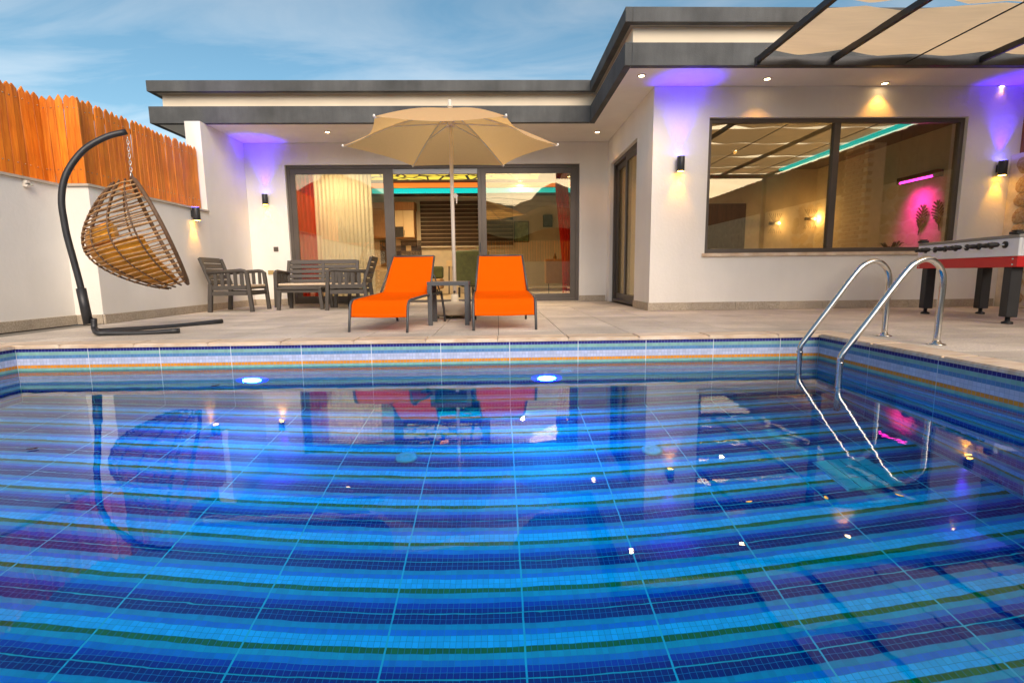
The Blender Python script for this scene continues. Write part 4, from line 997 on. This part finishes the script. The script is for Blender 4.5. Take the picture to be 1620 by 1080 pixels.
# zebra blind
a, b_ = at(664, 318, 15.1), at(812, 388, 15.1)
zb = tag(empty('striped_blind', (a.x, 15.1, 0)), 'dark striped roller blind on the rear living room window', 'blind')
n = 11; hgt = (a.z-b_.z)/n
bl_m = boxm(b_.x-a.x, .01, hgt*.80, mat('brown_blind', (.055, .032, .020), .8, var=.2), 'blind_band'); gp_m = boxm(b_.x-a.x, .004, hgt*.2, mat('pale_blind', (.40, .32, .22), .8), 'blind_gap')
for k in range(n):
    piece('blind_band', bl_m, zb, ((b_.x-a.x)/2, 0, a.z-hgt*(k+.5))); piece('blind_gap', gp_m, zb, ((b_.x-a.x)/2, .01, a.z-hgt*(k+1)))
MB().box(0, b_.x-a.x, -.02, .02, b_.z-.04, b_.z-.01).build('bottom_rail', M_rib, zb)
# furniture
def soft(name, parts, mtl, loc, rz, label, cat):
    t = tag(empty(name, loc, rz), label, cat)
    for nm, bx, bv, m_ in parts: MB().box(*bx).build(nm, m_ or mtl, t, bevel=bv)
    return t
p = at(733, 478, 12.2)
c_ = soft('wing_armchair', [('backrest', (-.42, .42, .28, .50, .30, 1.12), .06, None), ('seat', (-.40, .40, -.38, .30, .26, .46), .05, None), ('arm', (-.46, -.36, -.38, .32, .28, .66), .04, None), ('arm', (.36, .46, -.38, .32, .28, .66), .04, None)] + [('leg', (sx*.36-.02, sx*.36+.02, sy-.02, sy+.02, .02, .26), .004, M_dark) for sx in (-1, 1) for sy in (-.3, .4)], M_green, (p.x+.42, 12.2, 0), R(155), 'olive green velvet wing armchair behind the right lounger', 'armchair')
p = at(680, 470, 13.6)
soft('sofa', [('seat', (-.7, .35, -.4, .4, .18, .46), .04, mat('tan_sofa', (.36, .22, .10), .9, var=.1)), ('backrest', (-.7, .35, .30, .45, .46, .8), .05, None)] + [('leg', (sx-.02, sx+.02, -.3, -.26, .02, .18), .003, M_dark) for sx in (-.6, .25)], M_green, (p.x, 13.6, 0), 0, 'low tan and green sofa seen between parasol pole and left lounger', 'sofa')
p = at(716, 440, 13.9)
ctab = tag(empty('console_table', (p.x+.25, 14.5, 0)), 'cream console table by the rear living room wall', 'table')
MB().box(-.45, .75, -.2, .2, .80, .96).build('table_top', M_cab, ctab, bevel=.004)
for sx in (-.40, .70): MB().bar((sx, -.15, .02), (sx*.96, -.12, .80), .03, .03).build('leg', M_dark, ctab)
p = at(884, 440, 12.6)
cb2 = tag(empty('wooden_cabinet', (p.x, 12.6, 0)), 'small wooden cabinet on thin legs behind the right glass panel', 'cabinet')
MB().box(-.34, .34, -.2, .2, .32, .92).build('carcass', M_oak, cb2, bevel=.006)
for sx in (-1, 1): MB().box(sx*.165-.155, sx*.165+.155, -.215, -.201, .345, .895).build('door', M_oak, cb2, bevel=.003)
for sx in (-.27, .2, .29): MB().bar((sx, -.15, .02), (sx, -.12, .32), .022, .022).build('leg', M_dark, cb2)
for i, (dx, hh) in enumerate(((-.1, .14), (.16, .20), (.25, .12))):
    tag(MB().lathe([(.035, 0), (.05, .04), (.02, hh*.7), (.015, hh)], 14).build('ornament', M_bronze, loc=(p.x+dx, 12.55, .921)), ('left', 'tallest', 'right')[i]+' small bronze ornament on the wooden cabinet', 'ornament', 'ornaments on the cabinet')
for px0, py0, px1, py1, lb, c1 in ((813, 350, 837, 383, 'larger green toned picture on the living room wall', (.10, .13, .06)), (859, 340, 874, 359, 'small dark picture on the living room wall', (.03, .035, .05))):
    a, b_ = at(px0, py0, 15.15), at(px1, py1, 15.15)
    t = tag(empty('picture', ((a.x+b_.x)/2, 15.19, (a.z+b_.z)/2)), lb, 'picture'); w2, h2 = (b_.x-a.x)/2, (a.z-b_.z)/2
    rect_frame(MB(), -w2, w2, -h2, h2, -.03, 0, .02, .02, .02, .02).build('frame', M_black, t); MB().box(-w2+.018, w2-.018, -.012, -.002, -h2+.018, h2-.018).build('print', mat('print', c1, .6, col2=tuple(min(1, q*3) for q in c1), vscale=9), t)

# ------------------------------------------------------------------ wing room
tag(MB().box(6.35, 6.52, YW+.5, YB2-.2, 2.79, 2.835).build('led_strip', M_teal), 'teal light strip on the wing room ceiling behind the big window', 'light strip')
for i, (px, py) in enumerate(((1223, 354), (1279, 347))):
    p = at(px, py, YB2)
    t = tag(empty('hourglass_sconce', (p.x, YB2, p.z)), 'lit hourglass wire wall lamp seen through the window, '+('left' if i == 0 else 'right')+' of the two', 'wall lamp', 'hourglass wall lamps in the wing room')
    MB().tube([(-.14, -.10, 0), (.06, -.10, 0)], .035, 12).build('band', M_black, t); MB().lathe([(.01, -.02), (.045, -.01), (.045, .03), (.01, .045)], 14, (.07, -.09, -.01)).build('bulb', M_warm_in, t)
    for k in range(7):
        f_ = (k-3)/3; MB().tube([(f_*.15, -.08, .22), (f_*.05, -.11, .03), (f_*.05, -.11, -.03), (f_*.15, -.08, -.22)], .006, 5).build('wire', M_bronze, t)
    ld = bpy.data.lights.new('sconce_light', 'POINT'); ld.energy = 9; ld.color = (1, .58, .16); ld.shadow_soft_size = .04
    lo = bpy.data.objects.new('lamp_light', ld); COL.objects.link(lo); lo.parent = t; lo.location = (.06, -.14, 0)
XI = XS+.05
p = aX(1463, 281, XI)
ht = tag(empty('wall_heater', (XI, p.y, p.z)), 'black bar heater glowing pink on the wing room side wall', 'heater')
MB().box(-.16, -.04, -.42, .42, -.05, .06).build('body', M_black, ht, bevel=.01); MB().box(-.165, -.15, -.34, .34, -.052, -.02).build('element', M_pink, ht); MB().box(-.04, 0, -.05, .05, -.03, .03).build('bracket', M_dark, ht)
ld = bpy.data.lights.new('heater_glow', 'SPOT'); ld.energy = 60; ld.color = (1, .01, .45); ld.spot_size = R(80); ld.spot_blend = 1; ld.shadow_soft_size = .2
lo = bpy.data.objects.new('lamp_light', ld); COL.objects.link(lo); lo.parent = ht; lo.location = (-.3, 0, -.08); lo.rotation_euler = (0, R(-32), 0)
for i, (px, py, rot) in enumerate(((1460, 347, 8), (1487, 340, -10))):
    p = aX(px, py, XI)
    t = tag(empty('metal_leaf', (XI-.03, p.y, p.z)), ('left' if i == 0 else 'right')+' metal leaf ornament on the wall below the pink heater', 'wall ornament', 'metal leaves on the wall'); t.rotation_euler = (R(rot), 0, 0)
    for s in (-1, 1):
        for k in range(7):
            z0_ = -.15+k*.052; ln = .115*math.sin(math.pi*(k+1.2)/8.6)
            MB().bar((0, 0, z0_), (-.01, s*ln, z0_+.075), .012, .022).build('vein', M_bronze, t)
    MB().bar((0, 0, -.27), (0, 0, .25), .012, .014).build('stem', M_bronze, t)
p = at(1292, 388, 9.6)
bt = tag(empty('games_table', (p.x, 9.8, 0)), 'black games table seen low through the big window', 'table')
MB().box(-.45, .75, -.4, .4, .82, .98).build('table_top', M_black, bt, bevel=.01)
for sx in (-.35, .65):
    for sy in (-.3, .3): MB().box(sx-.04, sx+.04, sy-.04, sy+.04, .02, .82).build('leg', M_black, bt)
p = at(1406, 392, 7.9)
pl_ = tag(empty('potted_plant', (p.x, 7.85, .02)), 'dark spiky potted plant behind the window sill', 'plant')
MB().lathe([(.11, 0), (.15, .55), (.16, .72), (.14, .73)], 18).build('pot', M_pot, pl_)
for k in range(16):
    t_ = 2*math.pi*k/16+rnd.uniform(-.2, .2); q = rnd.uniform(.12, .26); hh = rnd.uniform(.12, .26)
    d_ = Vector((math.cos(t_), math.sin(t_), 0)); s_ = Vector((-d_.y, d_.x, 0))
    P = [Vector((0, 0, .72))+d_*(q*u)+Vector((0, 0, hh*math.sin(u*2.0))) for u in (0, .35, .7, 1)]
    b = MB()
    for i, wv in enumerate((.012, .028, .020, .002)): b.v += [tuple(P[i]-s_*wv), tuple(P[i]+s_*wv)]
    for i in range(3): b.f.append((2*i, 2*i+1, 2*i+3, 2*i+2)); b.sm.append(True)
    b.build('leaf', M_leafd, pl_)
p = at(1137, 365, YB2-.01)
dr = tag(empty('interior_door', (p.x+.1, YB2, 0)), 'dark brown door at the left end of the wing room', 'door')
MB().box(-.5, .5, -.05, -.001, .021, 2.1).build('leaf', mat('walnut', (.06, .022, .012), .5, var=.2, stretch=(8, 8, 1)), dr, bevel=.004); MB().bar((.38, -.07, 1.05), (.28, -.07, 1.05), .02, .02).build('handle', M_steel, dr)
q = aX(975, 340, XW+.42)
curtain('sheer_curtain', SY0-.1, SY1+.05, XW+.40, .03, 2.74, M_sheer, 'pale sheer curtain behind the side sliding door', 12, yaxis=True)
tag(lamp((4.6, 9.8, 0), 34), 'added ceiling fill lamp in the wing room', 'ceiling light')  # fill lamp added to light the wing room
